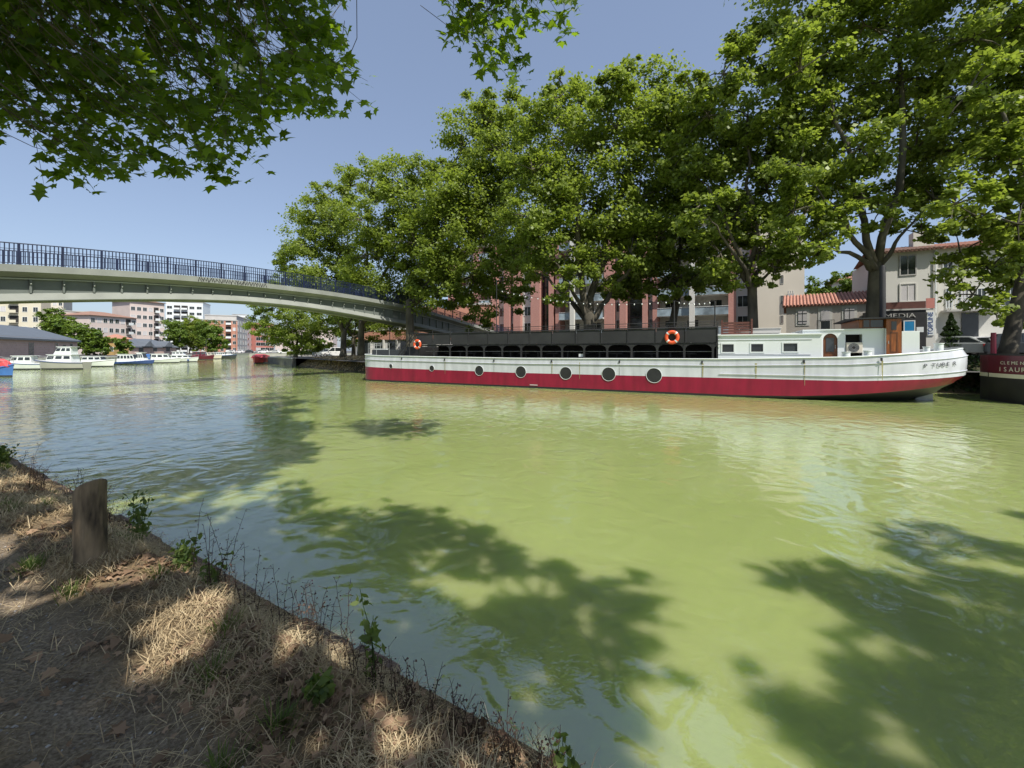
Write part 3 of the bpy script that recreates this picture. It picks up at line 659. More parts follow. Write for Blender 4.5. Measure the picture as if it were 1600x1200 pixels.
def life_ring(px, py, v, r, label, back=0):
    p = bl(u_of(px, v), v); z = H-(py-CY)/F*p.y
    t = thing('life_ring', label, 'life ring', (p.x, p.y, z), ANG, 'orange life rings hung on the barge')
    n = 28; b = MB(); rt = r*.24; R = r-rt
    rings = [[((R+rt*cos(2*pi*j/10))*cos(2*pi*k/n), rt*.8*sin(2*pi*j/10), (R+rt*cos(2*pi*j/10))*sin(2*pi*k/n)) for k in range(n)] for j in range(11)]
    b.loft(rings, 0, closed=True, capends=False); b.build('ring', 'orange', t, smooth=True)
    for a0 in (pi/4, 3*pi/4, 5*pi/4, 7*pi/4):
        b = MB(); rt2 = rt*1.06
        rings = [[((R+rt2*cos(2*pi*j/10))*cos(a0+da), rt2*.82*sin(2*pi*j/10), (R+rt2*cos(2*pi*j/10))*sin(a0+da)) for da in (-.12, 0, .12)] for j in range(11)]
        b.loft(rings, 0, capends=False); b.build('reflective_band', 'white', t, smooth=True)
    return t
life_ring(1050, 527, .20, .36, 'orange life ring on the dark parapet beside the white cabin')
life_ring(652, 538, .12, .34, 'orange life ring near the bow of the barge, below the bridge')

# masts with a string of bulbs over the upper deck
def mast(px, y1, v, label):
    u = u_of(px, v); p = bl(u, v); zt = H-(y1-CY)/F*p.y
    t = thing('light_mast', label, 'mast', (p.x, p.y, 2.60), ANG, 'slim black masts on the barge upper deck')
    MB().tube([(0,0,0), (0,0,zt-2.6)], .03, 8).build('pole', 'black', t); MB().box(-.06, .06, -.06, .06, 0, .04).build('foot', 'black', t)
    return (p.x, p.y, zt)
mA = mast(776, 437, .5, 'slim black mast at the left of the barge upper deck')
mB = mast(1053.5, 470, .5, 'slim black mast beside the life ring')
mC = mast(1117, 470, .5, 'slim black mast at the right end of the black parapet')
def string_lights(a, c, sag, n, label):
    a = Vector(a); c = Vector(c); t = thing('string_lights', label, 'string lights', a)
    f = lambda k: (c-a)*k+Vector((0, 0, -sag*4*k*(1-k)))
    MB().tube([f(k/20) for k in range(21)], .008, 4).build('cable', 'black', t)
    for i in range(1, n): MB().ball(f(i/n)+Vector((0, 0, -.06)), .035, 8, sz=1.3).build('bulb', 'lamp', t, smooth=True)
string_lights((mA[0], mA[1], mA[2]-.6), mB, .45, 26, 'string of small bulbs over the middle of the barge')
string_lights(mB, mC, .12, 8, 'short string of small bulbs beside the life ring mast')

# second, maroon barge at the right edge
def barge2():
    S = Vector((21.3, 18.6)); base = S
    t = thing('barge', 'maroon and black barge with a pale stripe at the right edge', 'barge', (S.x, S.y, 0), ANG)
    def w(u, L=2.4): 
        x = max(0, 1-u/L); return 2.5*max(0, 1-x**2.3)**(1/2.3) if u < L else 2.5
    US = [0, .02, .06, .15, .3, .5, .8, 1.2, 1.7, 2.4]+list(np.arange(3.5, 25, 2))
    zt = lambda u: 2.02-.10*min(1, u/3)
    def shell(nm, rows, matn):
        b = MB()
        for sd_ in (1, -1): b.loft([[(u, -sd_*(w(u)+o), (zt(u)+z if rel else z)) for (z, rel, o) in rows] for u in US], 0, capends=False)
        b.build(nm, matn, t, smooth=True)
    shell('topside', [(0, 1, 0), (-.80, 1, 0)], 'maroon'); shell('stripe', [(-.80, 1, .0), (-.80, 1, .03), (-.97, 1, .03), (-.97, 1, 0)], 'cream'); shell('lower_hull', [(-.97, 1, 0), (-1.5, 1, -.0), (-.4, 0, -.02)], 'black_hull')
    shell('gunwale', [(0, 1, -.06), (.06, 1, -.06), (.06, 1, .05), (-.02, 1, .05)], 'black')
    b = MB(); b.loft([[(u, -max(w(u)-.03, .01), zt(u)-.1), (u, max(w(u)-.03, .01), zt(u)-.1)] for u in US], 0, capends=False); b.build('deck', 'black', t)
    MB().tube([(.12, -.1, 1.9), (.12, -.1, 3.0)], [.10, .09], 8).build('bow_post', 'maroon', t)
    b = MB(); b.box(3, 20, -2.0, 2.0, 1.8, 2.5); b.build('cabin', 'maroon', t, bevel=.05)
    b = MB(); b.prism([(-.2, 0), (.2, 0), (.08, .5), (-.12, .5)], -.1, .1, 'y'); o = b.build('ventilator', 'cream', t, bevel=.03); o.location = (1.0, -1.1, 1.95)
    def letters(s, u0, z, size, step):
        uu = u0
        for ch in s:
            ww = w(uu); w2 = w(uu+.03); ang = atan2(ww-w2, .03)
            text_obj('letter', ch, size, 'cream', t, (uu, -ww-.03, z), (pi/2, 0, ang), .004)
            uu += step*cos(ang)
    letters('CLEMENCE', .06, 1.62, .19, .16); letters('ISAURE', .05, 1.32, .27, .23)
barge2()

# ------------------------------------------------------------------ footbridge
def footbridge():
    Q = Vector((-13.0, 39.0)); ex = Vector((-0.49, -0.872)).normalized(); a = atan2(ex.y, ex.x)
    t = thing('footbridge', 'arched grey footbridge with blue railings crossing the canal', 'footbridge', (Q.x, Q.y, 0), a)
    zt = [(-36, 2.6), (-31, 3.4), (-27, 4.15), (-19.5, 5.25), (-11.2, 6.25), (-6, 6.78), (-.7, 7.08), (5, 7.2), (10.7, 7.10), (14, 6.98), (17.8, 6.72), (22.4, 6.30), (27, 5.75), (33, 4.9), (40, 3.7)]
    dt = [(-36, 1.9), (-11, 2.0), (-.7, 1.85), (6, 1.5), (10.7, 1.36), (17.8, 1.6), (22.4, 1.78), (33, 2.2), (40, 2.4)]
    xs_ = np.arange(-36, 40.01, 0.5); zz = np.array([lerp(zt, x) for x in xs_]); dd = np.array([lerp(dt, x) for x in xs_])
    k = np.ones(9)/9
    for _ in range(2): zz = np.convolve(np.pad(zz, 4, 'edge'), k, 'valid'); dd = np.convolve(np.pad(dd, 4, 'edge'), k, 'valid')
    Z = lambda x: float(np.interp(x, xs_, zz)); D = lambda x: float(np.interp(x, xs_, dd))
    WD = 2.9
    def sweep(nm, prof, matn, smooth=False):
        b = MB(); b.loft([[(x, y, z) for (y, z) in prof(Z(x), D(x))] for x in xs_], 0, closed=True); return b.build(nm, matn, t)
    sweep('deck_slab', lambda z, d: [(0, z), (0, z-.34), (-.5, z-.60), (-WD+.5, z-.60), (-WD, z-.34), (-WD, z)], 'concrete')
    for yc in (-.55, -WD+.55):
        s_ = 1 if yc > -1 else -1
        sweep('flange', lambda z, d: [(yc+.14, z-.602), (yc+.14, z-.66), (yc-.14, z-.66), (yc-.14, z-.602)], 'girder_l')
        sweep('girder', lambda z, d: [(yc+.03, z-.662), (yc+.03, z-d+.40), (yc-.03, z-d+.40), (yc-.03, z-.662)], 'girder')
        sweep('bottom_chord', lambda z, d: [(yc+.10, z-d+.398), (yc+.26, z-d+.04), (yc+.24, z-d), (yc-.24, z-d), (yc-.26, z-d+.04), (yc-.10, z-d+.398)], 'concrete')
    sweep('soffit', lambda z, d: [(-.75, z-d+.10), (-.75, z-d+.06), (-WD+.75, z-d+.06), (-WD+.75, z-d+.10)], 'girder')
    # stiffeners with a round fitting on each
    for x in np.arange(-12, 33, 1.15):
        z, d = Z(x), D(x); yc = -.55
        b = MB(); b.box(x-.04, x+.04, yc+.032, yc+.15, z-d+.402, z-.664); st = b.build('stiffener', 'girder', t)
        MB().ball((x, yc+.19, z-.88), .04, 8).build('fitting', 'girder_l', st, smooth=True)
    # railings
    for nm, y in (('railing', -.10), ('railing', -WD+.10)):
        b = MB(); X = np.arange(-30, 38, .148)
        for i, x in enumerate(X):
            z = Z(x)
            if i % 10 == 0: b.box(x-.045, x+.045, y-.03, y+.03, z+.003, z+1.02)
            else: b.box(x-.019, x+.019, y-.012, y+.012, z+.08, z+1.0)
        for dz, r in ((1.03, .028), (.76, .014), (.08, .018)):
            b.tube([(x, y, Z(x)+dz) for x in np.arange(-30, 38, .6)], r, 6)
        b.build(nm, 'blue', t)
    # abutments at both ends
    b = MB(); b.box(-38, -26, -WD+.3, -.3, .8, 2.5); b.box(-27.5, -26.5, -WD+.3, -.3, 2.4, Z(-27)-D(-27)+.1); b.build('abutment', 'concrete', t)
    b = MB(); b.box(30.5, 31.8, -WD+.35, -.35, -.5, Z(31)-D(31)+.05); b.build('pier', 'concrete', t)
    # spray-paint scrawl on the fascia
    r = random.Random(3); b = MB(); x = 14.3
    while x > 10.2:
        w_ = r.uniform(.18, .34); pts = []
        for j in range(5):
            xx = x-w_*j/4*1.2+r.uniform(-.05, .05); zz_ = Z(xx)-(.04 if j % 2 else .28)+r.uniform(-.03, .03); pts.append((xx, .012, zz_))
        b.tube(pts, .022, 4); x -= w_+.07
    b.build('graffiti', 'black', t)
footbridge()

# ------------------------------------------------------------------ trees
def grow(name, label, base, trunk_r, fork_z, blobs, leafm='leafA', lsize=.25, lean=(0, 0), group=None, dens=1.0, cat='tree', shape=RHOMB, seed=0, twigs=True, depth_sq=1.0, base_z=None, stems=None, droop=0.0):
    """blobs: (Vector centre, radius). Limbs are grown to every blob; leaf sprays fill its outer shell in clumps."""
    r = np.random.default_rng(seed+11); rr = random.Random(seed)
    bz = base_z if base_z is not None else base[2]
    t = thing(name, label, cat, (base[0], base[1], bz), 0, group)
    o = Vector((base[0], base[1], bz))
    fork = Vector((base[0]+lean[0], base[1]+lean[1], fork_z))
    b = MB(); pts = []; rad = []
    for k in range(9):
        f = k/8; p = o.lerp(fork, f)+Vector((sin(f*3+seed)*.12*trunk_r, cos(f*2.5+seed)*.12*trunk_r, 0)); pts.append(p-o); rad.append(trunk_r*(1.0+.28*math.exp(-f*9))*(1-.18*f))
    b.tube(pts+[fork-o+Vector((0, 0, .25*trunk_r)), fork-o+Vector((0, 0, .5*trunk_r))], rad+[trunk_r*.62, trunk_r*.25], 14)
    nodes = [(fork-Vector((0, 0, .25*trunk_r)), trunk_r*.72)]
    # a few heavy limbs first, spreading from the fork
    prim = []
    cand = [q for q in blobs if q[0].z > fork_z+.5 and q[1] > .95] or blobs
    cand = sorted(cand, key=lambda q: -(q[0]-fork).length)
    for q in cand:
        dq = (q[0]-fork).normalized()
        if all(dq.angle((p_[0]-fork).normalized()) > .42 for p_ in prim): prim.append(q)
        if len(prim) >= 5: break
    for i_, (c, R) in enumerate(prim):
        L = (c-fork).length*.8; s0 = fork-Vector((0, 0, 1.3*trunk_r)); e0 = fork.lerp(c, .8); up_ = Vector((0, 0, 1))
        r1 = trunk_r*(.66-.05*i_); seg = 9; P = []
        for k in range(seg+1):
            f = k/seg; p = s0.lerp(e0, f)+up_*(.16*L*f*(1-f))*2*(1 if i_ % 2 else .5)
            if 0 < k < seg: p += Vector((rr.uniform(-1, 1), rr.uniform(-1, 1), rr.uniform(-1, 1)))*.028*L
            P.append(p)
        RR = [r1*(1-.80*(k/seg)**.8) for k in range(seg+1)]
        b.tube([p-o for p in P], RR, 10)
        for k in range(2, seg+1): nodes.append((P[k], RR[k]))
    for (c, R) in sorted(blobs, key=lambda q: (q[0]-fork).length):
        best = min(nodes, key=lambda nd: (c-nd[0]).length*(1.0+.25*max(0, (.12-nd[1])*5)) + (3.0 if nd[0].z > c.z+1 else 0))
        s0, r0 = best; d = c-s0; L = d.length
        if L < .3: continue
        r1 = min(r0*.8, max(.05, .030*R+.018*L)); seg = max(3, int(L/1.1)); mid = Vector((rr.uniform(-.1, .1)*L, rr.uniform(-.1, .1)*L, .10*L))
        P = [s0+d*(k/seg)+mid*(4*(k/seg)*(1-k/seg))*.6+Vector((rr.uniform(-1, 1), rr.uniform(-1, 1), rr.uniform(-1, 1)))*.09*min(1, L*.3)*(0 if k in (0,) else 1) for k in range(seg+1)]
        RR = [r1*(1-.68*k/seg) for k in range(seg+1)]
        b.tube([p-o for p in P], RR, 8)
        for k in range(1, seg+1): nodes.append((P[k], RR[k]))
    C = []; NV = []
    for (c, R) in blobs:
        nc = max(8, int(3.4*R*R*dens**.5)); 
        dirs = unit(r.normal(size=(nc, 3))); rad_ = R*(.35+.85*r.random(nc)**.7); cr = np.clip(.34*R, .3, 1.0)*(.45+.95*r.random(nc))
        cc = np.array(c)+dirs*rad_[:, None]*np.array([1, depth_sq, 1.0])
        if twigs:
            for q in cc[:: max(1, nc//7)]:
                qv = Vector(q); mid = c.lerp(qv, .5)+Vector((0, 0, .1*R))
                b.tube([c-o, mid-o, qv-o], [.035+.006*R, .03, .012], 5, cap=False)
        nl = int(R*R*pi*5.0*dens/(lsize*lsize*.45)/nc)+1
        w = r.normal(size=(nc, nl, 3))*np.array([.52, .52, .34]); w[..., 2] -= droop*np.abs(w[..., 0])
        pos = cc[:, None, :]+w*cr[:, None, None]
        C.append(pos.reshape(-1, 3)); nn = np.repeat(dirs, nl, 0)*.5+r.normal(size=(nc*nl, 3))*.55+np.array([0, 0, .75]); NV.append(nn)
    b.build('trunk', 'bark', t, smooth=False).data.polygons.foreach_set('use_smooth', [True]*len(b.f))
    C = np.concatenate(C)-np.array(o); NV = np.concatenate(NV)
    sz = lsize*(.65+.7*r.random(len(C))); V = leaf_cards(C, NV, sz, shape, r)
    tint = np.clip(.5+.22*np.sin(C[:, 0]*1.3+seed)*np.sin(C[:, 1]*1.1)+.18*np.sin(C[:, 2]*1.9+C[:, 0])+r.normal(0, .22, len(C)), 0, 1)
    fast_mesh('crown', V, len(shape), tint, leafm, t)
    return t

def B(px, py, rpx, Y, dy=0.0): return (W(px, py, Y+dy), rpx/F*(Y+dy))
GR = 'tall plane trees along the far bank'
def ptree(label, px, v, r, fork_py, blobs, seed, lean=(0, 0), Ydef=None, **kw):
    p = bl(u_of(px, v), v); Y = p.y; rr = random.Random(seed*7+1)
    bb = [B(x, y, q, Y, rr.uniform(-2.2, 2.2) if len(rest) == 0 else rest[0]) for (x, y, q, *rest) in blobs]
    return grow('plane_tree', label, (p.x, p.y, 1.7), r, H-(fork_py-CY)/F*Y, bb, seed=seed, lean=lean, group=GR, **kw)

ptree('tall plane tree with a forked trunk behind the middle of the barge', 921, 8.8, .52, 492,
      [(868,155,32),(905,172,42),(965,145,40),(1008,148,42),(1045,175,38),(850,200,48),(900,235,62),(960,200,60),(1020,220,58),(930,310,70),(860,300,60),(1000,310,62),(850,385,48),(900,400,45),(985,395,50),(828,340,40),(832,265,42),(1075,180,40),(1080,290,40),(815,410,34),(1055,240,40),(945,150,28,-1),(880,440,30),(935,415,34),(985,440,30),(1030,370,40),(905,350,44),(875,125,14),(983,108,18),(1060,190,36)], 1)
ptree('tall plane tree whose drooping bright branch ends beside the bridge foot', 641, 8.8, .42, 470,
      [(745,172,32),(790,168,26),(722,225,40),(775,235,44),(745,300,56),(700,300,44),(790,270,46),(810,225,34),(770,200,36),(800,310,46),(760,380,56),(700,370,50),(812,400,42),(740,440,44),(790,465,30,-2),(680,430,40),(815,455,22,-3),(650,380,40),(660,455,34),(715,470,26),(770,330,44),(720,330,44),(745,490,24),(785,430,34),(690,440,34)], 2)
ptree('plane tree rising behind the right end of the bridge, left of the tallest ones', 565, 9.0, .34, 500,
      [(580,290,34),(622,285,34),(655,268,28),(690,268,28),(600,340,46),(650,345,48),(560,345,32),(690,330,36),(620,400,44),(570,400,38),(670,400,42),(590,450,34),(640,450,34),(545,445,26)], 3)
def ftree(label, px, Y, r, fork_py, blobs, seed, z=1.12, name='plane_tree', group=GR, **kw):
    rr = random.Random(seed*5+2); bb = [B(x, y, q, Y, rr.uniform(-2, 2)) for (x, y, q) in blobs]
    return grow(name, label, (WX(px, Y), Y, z), r, H-(fork_py-CY)/F*Y, bb, seed=seed, group=group, **kw)
ftree('plane tree at the left end of the far row, just above the bridge railing', 537, 50, .36, 515,
      [(518,300,28),(548,290,26),(495,330,30),(470,350,24),(530,350,40),(482,385,34),(530,400,38),(455,385,18),(450,405,18),(500,430,36),(555,430,30),(470,430,24),(520,470,32),(480,470,24),(560,480,26)], 4, z=1.5)
ftree('low spreading plane tree seen under the bridge, over the dark quay wall', 462, 66, .34, 545,
      [(398,492,18),(420,478,20),(445,470,22),(420,508,22),(450,505,26),(480,495,28),(510,500,28),(400,515,14),(435,530,20),(470,530,22),(500,530,20),(530,495,24),(425,455,24),(470,450,26),(545,525,16)], 5)
ftree('plane tree half hidden behind the bridge girder, above the dark grassy bank', 552, 62, .3, 525,
      [(520,470,24),(560,480,26),(600,490,26),(585,505,22),(630,500,24),(545,505,20),(610,515,18),(650,470,28)], 6)
ptree('thin leaning plane tree with a pale trunk in front of the brick flats', 1040, 13.5, .32, 440,
      [(1040,350,48),(1080,385,42),(1000,385,42),(1065,300,48),(1010,430,34),(1085,432,34),(1045,440,26),(965,440,30,1),(985,460,18,1),(1110,330,44),(1030,400,44),(1060,440,26),(1110,420,34),(990,350,40)], 7, lean=(1.2, 0))
ptree('two-stemmed plane tree behind the white aft cabin', 1176, 8.8, .33, 445,
      [(1130,115,40),(1170,95,42),(1215,110,44),(1105,180,44),(1160,175,52),(1220,190,54),(1120,255,52),(1185,265,60),(1240,270,44),(1095,320,44),(1150,340,52),(1215,345,46),(1125,395,40),(1185,395,40),(1140,340,44),(1090,260,40),(1200,300,44),(1235,395,30,-1),(1070,240,38),(1085,150,34),(1255,190,40),(1260,330,36),(1210,420,22,-2),(1150,430,24),(1180,60,24)], 8)
ptree('massive dark plane tree rising behind the wheelhouse', 1360, 8.8, .37, 412,
      [(1235,35,46),(1290,60,56),(1350,40,60),(1420,60,60),(1250,110,46),(1320,140,60),(1395,150,62),(1470,130,58),(1275,210,52),(1345,230,56),(1430,235,54),(1300,290,46),(1260,330,40),(1400,300,40),(1460,310,44),(1290,365,34,-1),(1275,400,24,-1),(1440,365,32),(1350,310,34),(1230,180,48),(1250,260,44),(1310,350,34),(1375,330,34),(1250,380,30),
       (1250,-60,70),(1350,-80,80),(1460,-60,80),(1340,-170,80),(1440,-170,70),(1240,330,30,-2)], 9, lean=(.35, 0), lsize=.235)
ptree('dark leaning plane tree at the right edge, before the shaded house', 1572, 8.4, .33, 380,
      [(1520,60,60),(1590,40,70),(1510,150,56),(1570,150,64),(1630,150,70),(1500,235,52),(1560,250,58),(1610,270,60),(1490,320,42),(1540,335,48),(1590,350,50),(1500,395,34),(1545,420,36),(1520,460,24,-1),(1600,430,34),(1555,485,22,-1),(1500,430,20,-1),
       (1680,60,90),(1700,200,90),(1700,340,80),(1560,-70,90),(1680,-90,100),(1620,-190,90),(1600,500,22,3),(1640,480,40,2)], 10, lean=(1.4, 0), lsize=.235)

# shade trees standing behind the viewer: their canopy hangs into the top of the picture and shades the near water
def near_tree(name, label, base, r, fork_z, blobs, sprays, seed):
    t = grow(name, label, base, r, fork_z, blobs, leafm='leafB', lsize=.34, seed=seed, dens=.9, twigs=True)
    rr = np.random.default_rng(seed); o = np.array(t.location)
    C = []; A = []; NV = []; b = MB()
    for (x, y, z, n) in sprays:
        c = np.array([x, y, z]); out = unit(np.array([[rr.normal()*.5+.35, rr.normal()*.4+.3, -.35]]))[0]
        L = .40+.3*rr.random(); tip = c+out*L
        b.tube([Vector(c-out*.9+np.array([-.25, -.1, .45])-o), Vector(c-out*.45+np.array([-.03, 0, .12])-o), Vector(c-o), Vector(tip-o)], [.005, .005, .004, .002], 4, cap=False)
        k = rr.random(n); pos = c+out*L*(.25+.8*k[:, None])+rr.normal(size=(n, 3))*np.array([.085, .085, .075])
        C.append(pos); A.append(unit((pos-c)+rr.normal(size=(n, 3))*.3+np.array([.1, .0, -.85])))
        NV.append(rr.normal(size=(n, 3))*.62+np.array([0, -.55, .75]))
    C = np.concatenate(C); A = np.concatenate(A); NV = np.concatenate(NV)
    V = leaf_cards(C-o, NV, (.105+.10*rr.random(len(C))), PLANE, rr, A)
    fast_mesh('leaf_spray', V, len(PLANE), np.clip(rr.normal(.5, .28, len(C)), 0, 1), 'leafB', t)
    b.build('twigs', 'bark', t)
    return t
rs = random.Random(21)
EDGE = [(-120,215),(0,205),(35,212),(60,245),(80,268),(130,272),(180,262),(236,256),(246,215),(285,212),(296,272),(330,280),(345,235),(425,238),(440,185),(500,172),(520,165),(560,150),(566,150)]
TOPR = [(0,505),(30,515),(70,540),(120,556),(150,560)]
sprays = []
while len(sprays) < 1150:
    px = rs.uniform(-150, 530); py = rs.uniform(-230, 265)
    if py > lerp(EDGE, px+18)-26: continue
    if px > lerp(TOPR, py)-16: continue
    Y = rs.uniform(5.2, 8.2)
    # natural sky gaps
    if mnoise.noise(Vector((px/55, py/55, 5))) > .28 and py > -20: continue
    p = W(px, py, Y); sprays.append((p.x, p.y, p.z, rs.randint(8, 14)))
for px, py in ((298,262),(318,275),(325,258),(310,240),(85,262),(70,255),(120,262),(215,255),(228,262),(540,150),(545,140),(535,120),(520,60)):
    p = W(px-12, py-22, 5.8); sprays.append((p.x, p.y, p.z, 12))
blobsA = [(Vector((-7.5, 5, 14)), 2.6), (Vector((-4.2, 7.5, 14.5)), 2.0), (Vector((-11, 6.5, 14.5)), 3), (Vector((-3.0, 1.2, 12)), 2.2), (Vector((-7, 9.2, 16)), 2.4), (Vector((-3, 4.5, 13)), 2.0), (Vector((-6, 6.5, 14)), 2.3), (Vector((-9, 7.5, 15)), 2.6), (Vector((-12, 8.5, 15.5)), 2.8), (Vector((-5, 2.5, 13)), 2.3), (Vector((-9, 3.5, 13.5)), 2.6), (Vector((-13, 5, 13.5)), 2.8), (Vector((-16, 9, 14.5)), 3.0), (Vector((-5.5, 4.4, 10.4)), 1.6), (Vector((-3.4, 6.0, 10)), .9), (Vector((-8.0, 6.4, 11.6)), 1.8), (Vector((-6.4, 2.2, 10.5)), 2.4), (Vector((-8, -1, 10)), 2.6), (Vector((-11, 3, 9.5)), 2.4), (Vector((-4, -2.5, 11)), 2.4), (Vector((-8, -5, 10)), 2.6)]
near_tree('plane_tree', 'plane tree hanging its dark leafy boughs over the upper left of the view', (-7.6, -2.6, .7), .45, 6.2, blobsA, sprays, 31)
sprays2 = []
E2 = [(690,25),(705,40),(728,46),(738,85),(755,94),(800,88),(808,62),(822,30),(845,22),(880,10),(892,5)]
while len(sprays2) < 130:
    px = rs.uniform(684, 890); py = rs.uniform(-150, 92)
    if py > lerp(E2, px)-14: continue
    p = W(px, py, rs.uniform(6.2, 7.4)); sprays2.append((p.x, p.y, p.z, rs.randint(7, 11)))
def canopy(X, Y, Z, R_):     # a bough whose shade falls around (X, Y)
    k = .7265*Z/math.hypot(.55, .835); return (Vector((X+.55*k, Y-.835*k, Z)), R_)
blobsB = [canopy(*q) for q in ((-3.6,3.9,7.6,.4),(-1.5,5.0,9,.62),(-2.4,4.75,8.6,.75),(-.5,4.6,8.8,.55),(-1.5,4.1,8.2,.7),(.25,3.6,8.4,.55),(.95,3.5,8.2,.42),(-.25,3.2,8,.7),(-1.0,3.3,7.8,.6),(-2.2,3.7,8,.8),(.35,2.6,7.8,.6),
   (3.2,3.6,8.6,.62),(4.3,3.75,9,.75),(5.4,4.0,9,.9),(1.75,2.35,8.4,.3),(2.7,2.7,8.6,.75),(3.6,2.7,8.8,.9),(6.8,3.8,9.5,1.2),(2.6,1.9,9,.9),(4.6,2.6,9.5,1.1),
   (-3.4,4.75,9,.8),(-4.8,5.7,9.4,1.0),(-4.8,6.9,10,.95),(-6.4,7.2,10.5,1.3),(-3.0,5.9,9.6,.7),
   (-2.9,1.9,7.2,.75),(-2.0,1.6,7,.7),(-2.6,1.0,7.4,.9),(-4.1,2.8,7.6,.7),(-4.4,1.8,8,1.0),(-1.3,1.0,7,.8),(-.2,.9,7.2,.8),(-5.3,3.5,8.5,.9),(.9,.4,8,1.1),(-3.5,.2,8,1.2),(-2.9,2.6,7.2,.5),(-.9,2.0,7.4,.6),(-5.8,9.2,12,1.2),(-7.6,10.8,13.5,1.4),(-9.6,13.6,15,1.9),(-5.4,7.9,11,1.0),(-3.9,3.7,8,.4),(-6,4.4,9,.9),(-2.5,2.0,8.5,.8),(-1.7,1.4,8.5,.8),(-3.5,2.3,8.5,.8),(-2.95,4.3,8.2,.65),(-2.1,4.35,8.5,.55),(-3.9,5.2,8.8,.7))]
near_tree('plane_tree', 'plane tree whose bright hanging tip dips into the top middle of the view', (4.6, -6.5, .9), .5, 5.6, blobsB, sprays2, 32)

# ------------------------------------------------------------------ buildings
WC = {}
def window(parent, x, y, z, w, h, kind='glass', frame='white', axis=0, proud=.03, name='window'):
    key = (round(w, 2), round(h, 2), kind, frame)
    if key not in WC:
        b = MB(); e = min(.08, w*.12)
        for (a0, a1, z0, z1) in ((-w/2-e, -w/2, -e, h+e), (w/2, w/2+e, -e, h+e), (-w/2, w/2, h, h+e), (-w/2, w/2, -e, 0)): b.box(a0, a1, -.06, .0, z0, z1, 0)
        b.box(-.02, .02, -.035, -.005, 0, h, 0); b.add([(-w/2, -.012, 0), (w/2, -.012, 0), (w/2, -.012, h), (-w/2, -.012, h)], [(0,1,2,3)], 1)
        tmp = b.build(name, [frame, kind]); WC[key] = tmp.data; bpy.data.objects.remove(tmp)
    o = bpy.data.objects.new(name, WC[key]); COL.objects.link(o); o.parent = parent; o.location = (x, y, z); o.rotation_euler = (0, 0, axis); return o

def block(label, px0, px1, Y0, ztop, wallm, rows, cols, name='apartment_building', roof=None, depth=12, zb=1.1, slope=0.0, balc=(), winw=1.1, winh=1.3, skip=0, side_cols=0, shutterset=False, top_band=None, floor0=None, fh=3.0, cat='building'):
    """facade from (px0,Y0) to (px1, Y0+slope); local x along facade, y away"""
    p0 = Vector((WX(px0, Y0), Y0)); Y1 = Y0+slope; p1 = Vector((WX(px1, Y1), Y1)); d = p1-p0; L = d.length; a = atan2(d.y, d.x)
    t = thing(name, label, cat, (p0.x, p0.y, zb), a)
    hh = ztop-zb
    MB().box(0, L, 0, depth, 0, hh).build('wall', wallm, t)
    if roof == 'flat' or roof is None:
        MB().box(-.2, L+.2, -.2, depth+.2, hh+.003, hh+.35).build('roof', 'slab', t)
    else:
        b = MB(); e = .7; rh = roof[1]
        b.add([(-e, -e, hh+.003), (L+e, -e, hh+.003), (L+e, depth+e, hh+.003), (-e, depth+e, hh+.003), (min(L*.35, depth*.5), depth/2, hh+rh), (L-min(L*.35, depth*.5), depth/2, hh+rh)],
              [(0,1,5,4), (1,2,5), (2,3,4,5), (3,0,4), (0,3,2,1)]); b.build('roof', roof[0], t)
    f0 = floor0 if floor0 is not None else 1.0
    for c in range(cols):
        x = L*(c+.5)/cols
        for r_ in range(rows):
            z = f0+r_*fh
            if z+winh > hh: continue
            if c in balc:
                bw = min(L/cols*.86, 4.0)
                MB().box(x-bw/2, x+bw/2, -.012, -.004, z-.3, z+winh+.35).build('recess_shade_panel', 'dark_in', t)  # thin dark panel on the flat wall, stands for a recess in shade
                bo = MB().box(x-bw/2, x+bw/2, -1.1, -.014, z-.45, z-.31).build('balcony', 'slab', t)
                MB().box(x-bw/2, x+bw/2, -1.14, -1.1, z-.45, z+.42).build('balcony_front', 'white' if wallm != 'yellowish' else 'yellowish', bo)
            else: window(t, x, -.002, z, winw, winh, 'glass' if (c*7+r_*3) % 4 else 'shutter')
    for c in range(side_cols):
        y = depth*(c+.5)/side_cols
        for r_ in range(rows):
            z = f0+r_*fh
            if z+winh < hh: window(t, L+.002, y, z, winw, winh, axis=pi/2)
    return t, L, hh

# left side of the basin
block('pale yellow apartment block with balconies at the left edge, beyond the shed', -75, 64, 122, 26, 'yellowish', 7, 8, slope=6, balc=(5, ), depth=4, winh=1.4)
block('small cream tower just showing under the bridge, above the green trees', 72, 99, 190, 28, 'cream', 8, 3, slope=3)
block('low pink and white flats between the trees and the brown-roofed building', 98, 139, 150, 16.4, 'pinkwhite', 4, 5, slope=4, balc=(1,))
block('long pale pink flats under a brown hipped roof, left of the tower', 140, 213, 128, 13.2, 'pinkwhite', 4, 8, slope=14, roof=('tile2', 1.7), balc=(6,), depth=12)
block('tall pale pink tower with a brown roof and one stack of balconies', 203, 257, 152, 20.6, 'pinkwhite', 6, 6, slope=10, roof=('tile2', 1.2), balc=(4,), depth=12, winw=1.2)
block('white high-rise with long white balconies below the bridge', 259, 317, 205, 26.5, 'white', 8, 5, slope=6, balc=(1, 2), depth=14, winw=2.0)
block('red brick building with white balconies beside the basin', 312, 371, 178, 15.5, 'orangebrick', 5, 6, slope=8, balc=(4,), depth=14)
block('grey glazed office front right of the red brick building', 369.5, 386, 190, 18.0, 'slab', 5, 4, slope=22, winw=2.0, winh=2.0)
block('white building with dark window bands beyond the glazed office', 385, 401, 225, 20, 'white', 6, 3, slope=25, winw=4.2, winh=1.1)
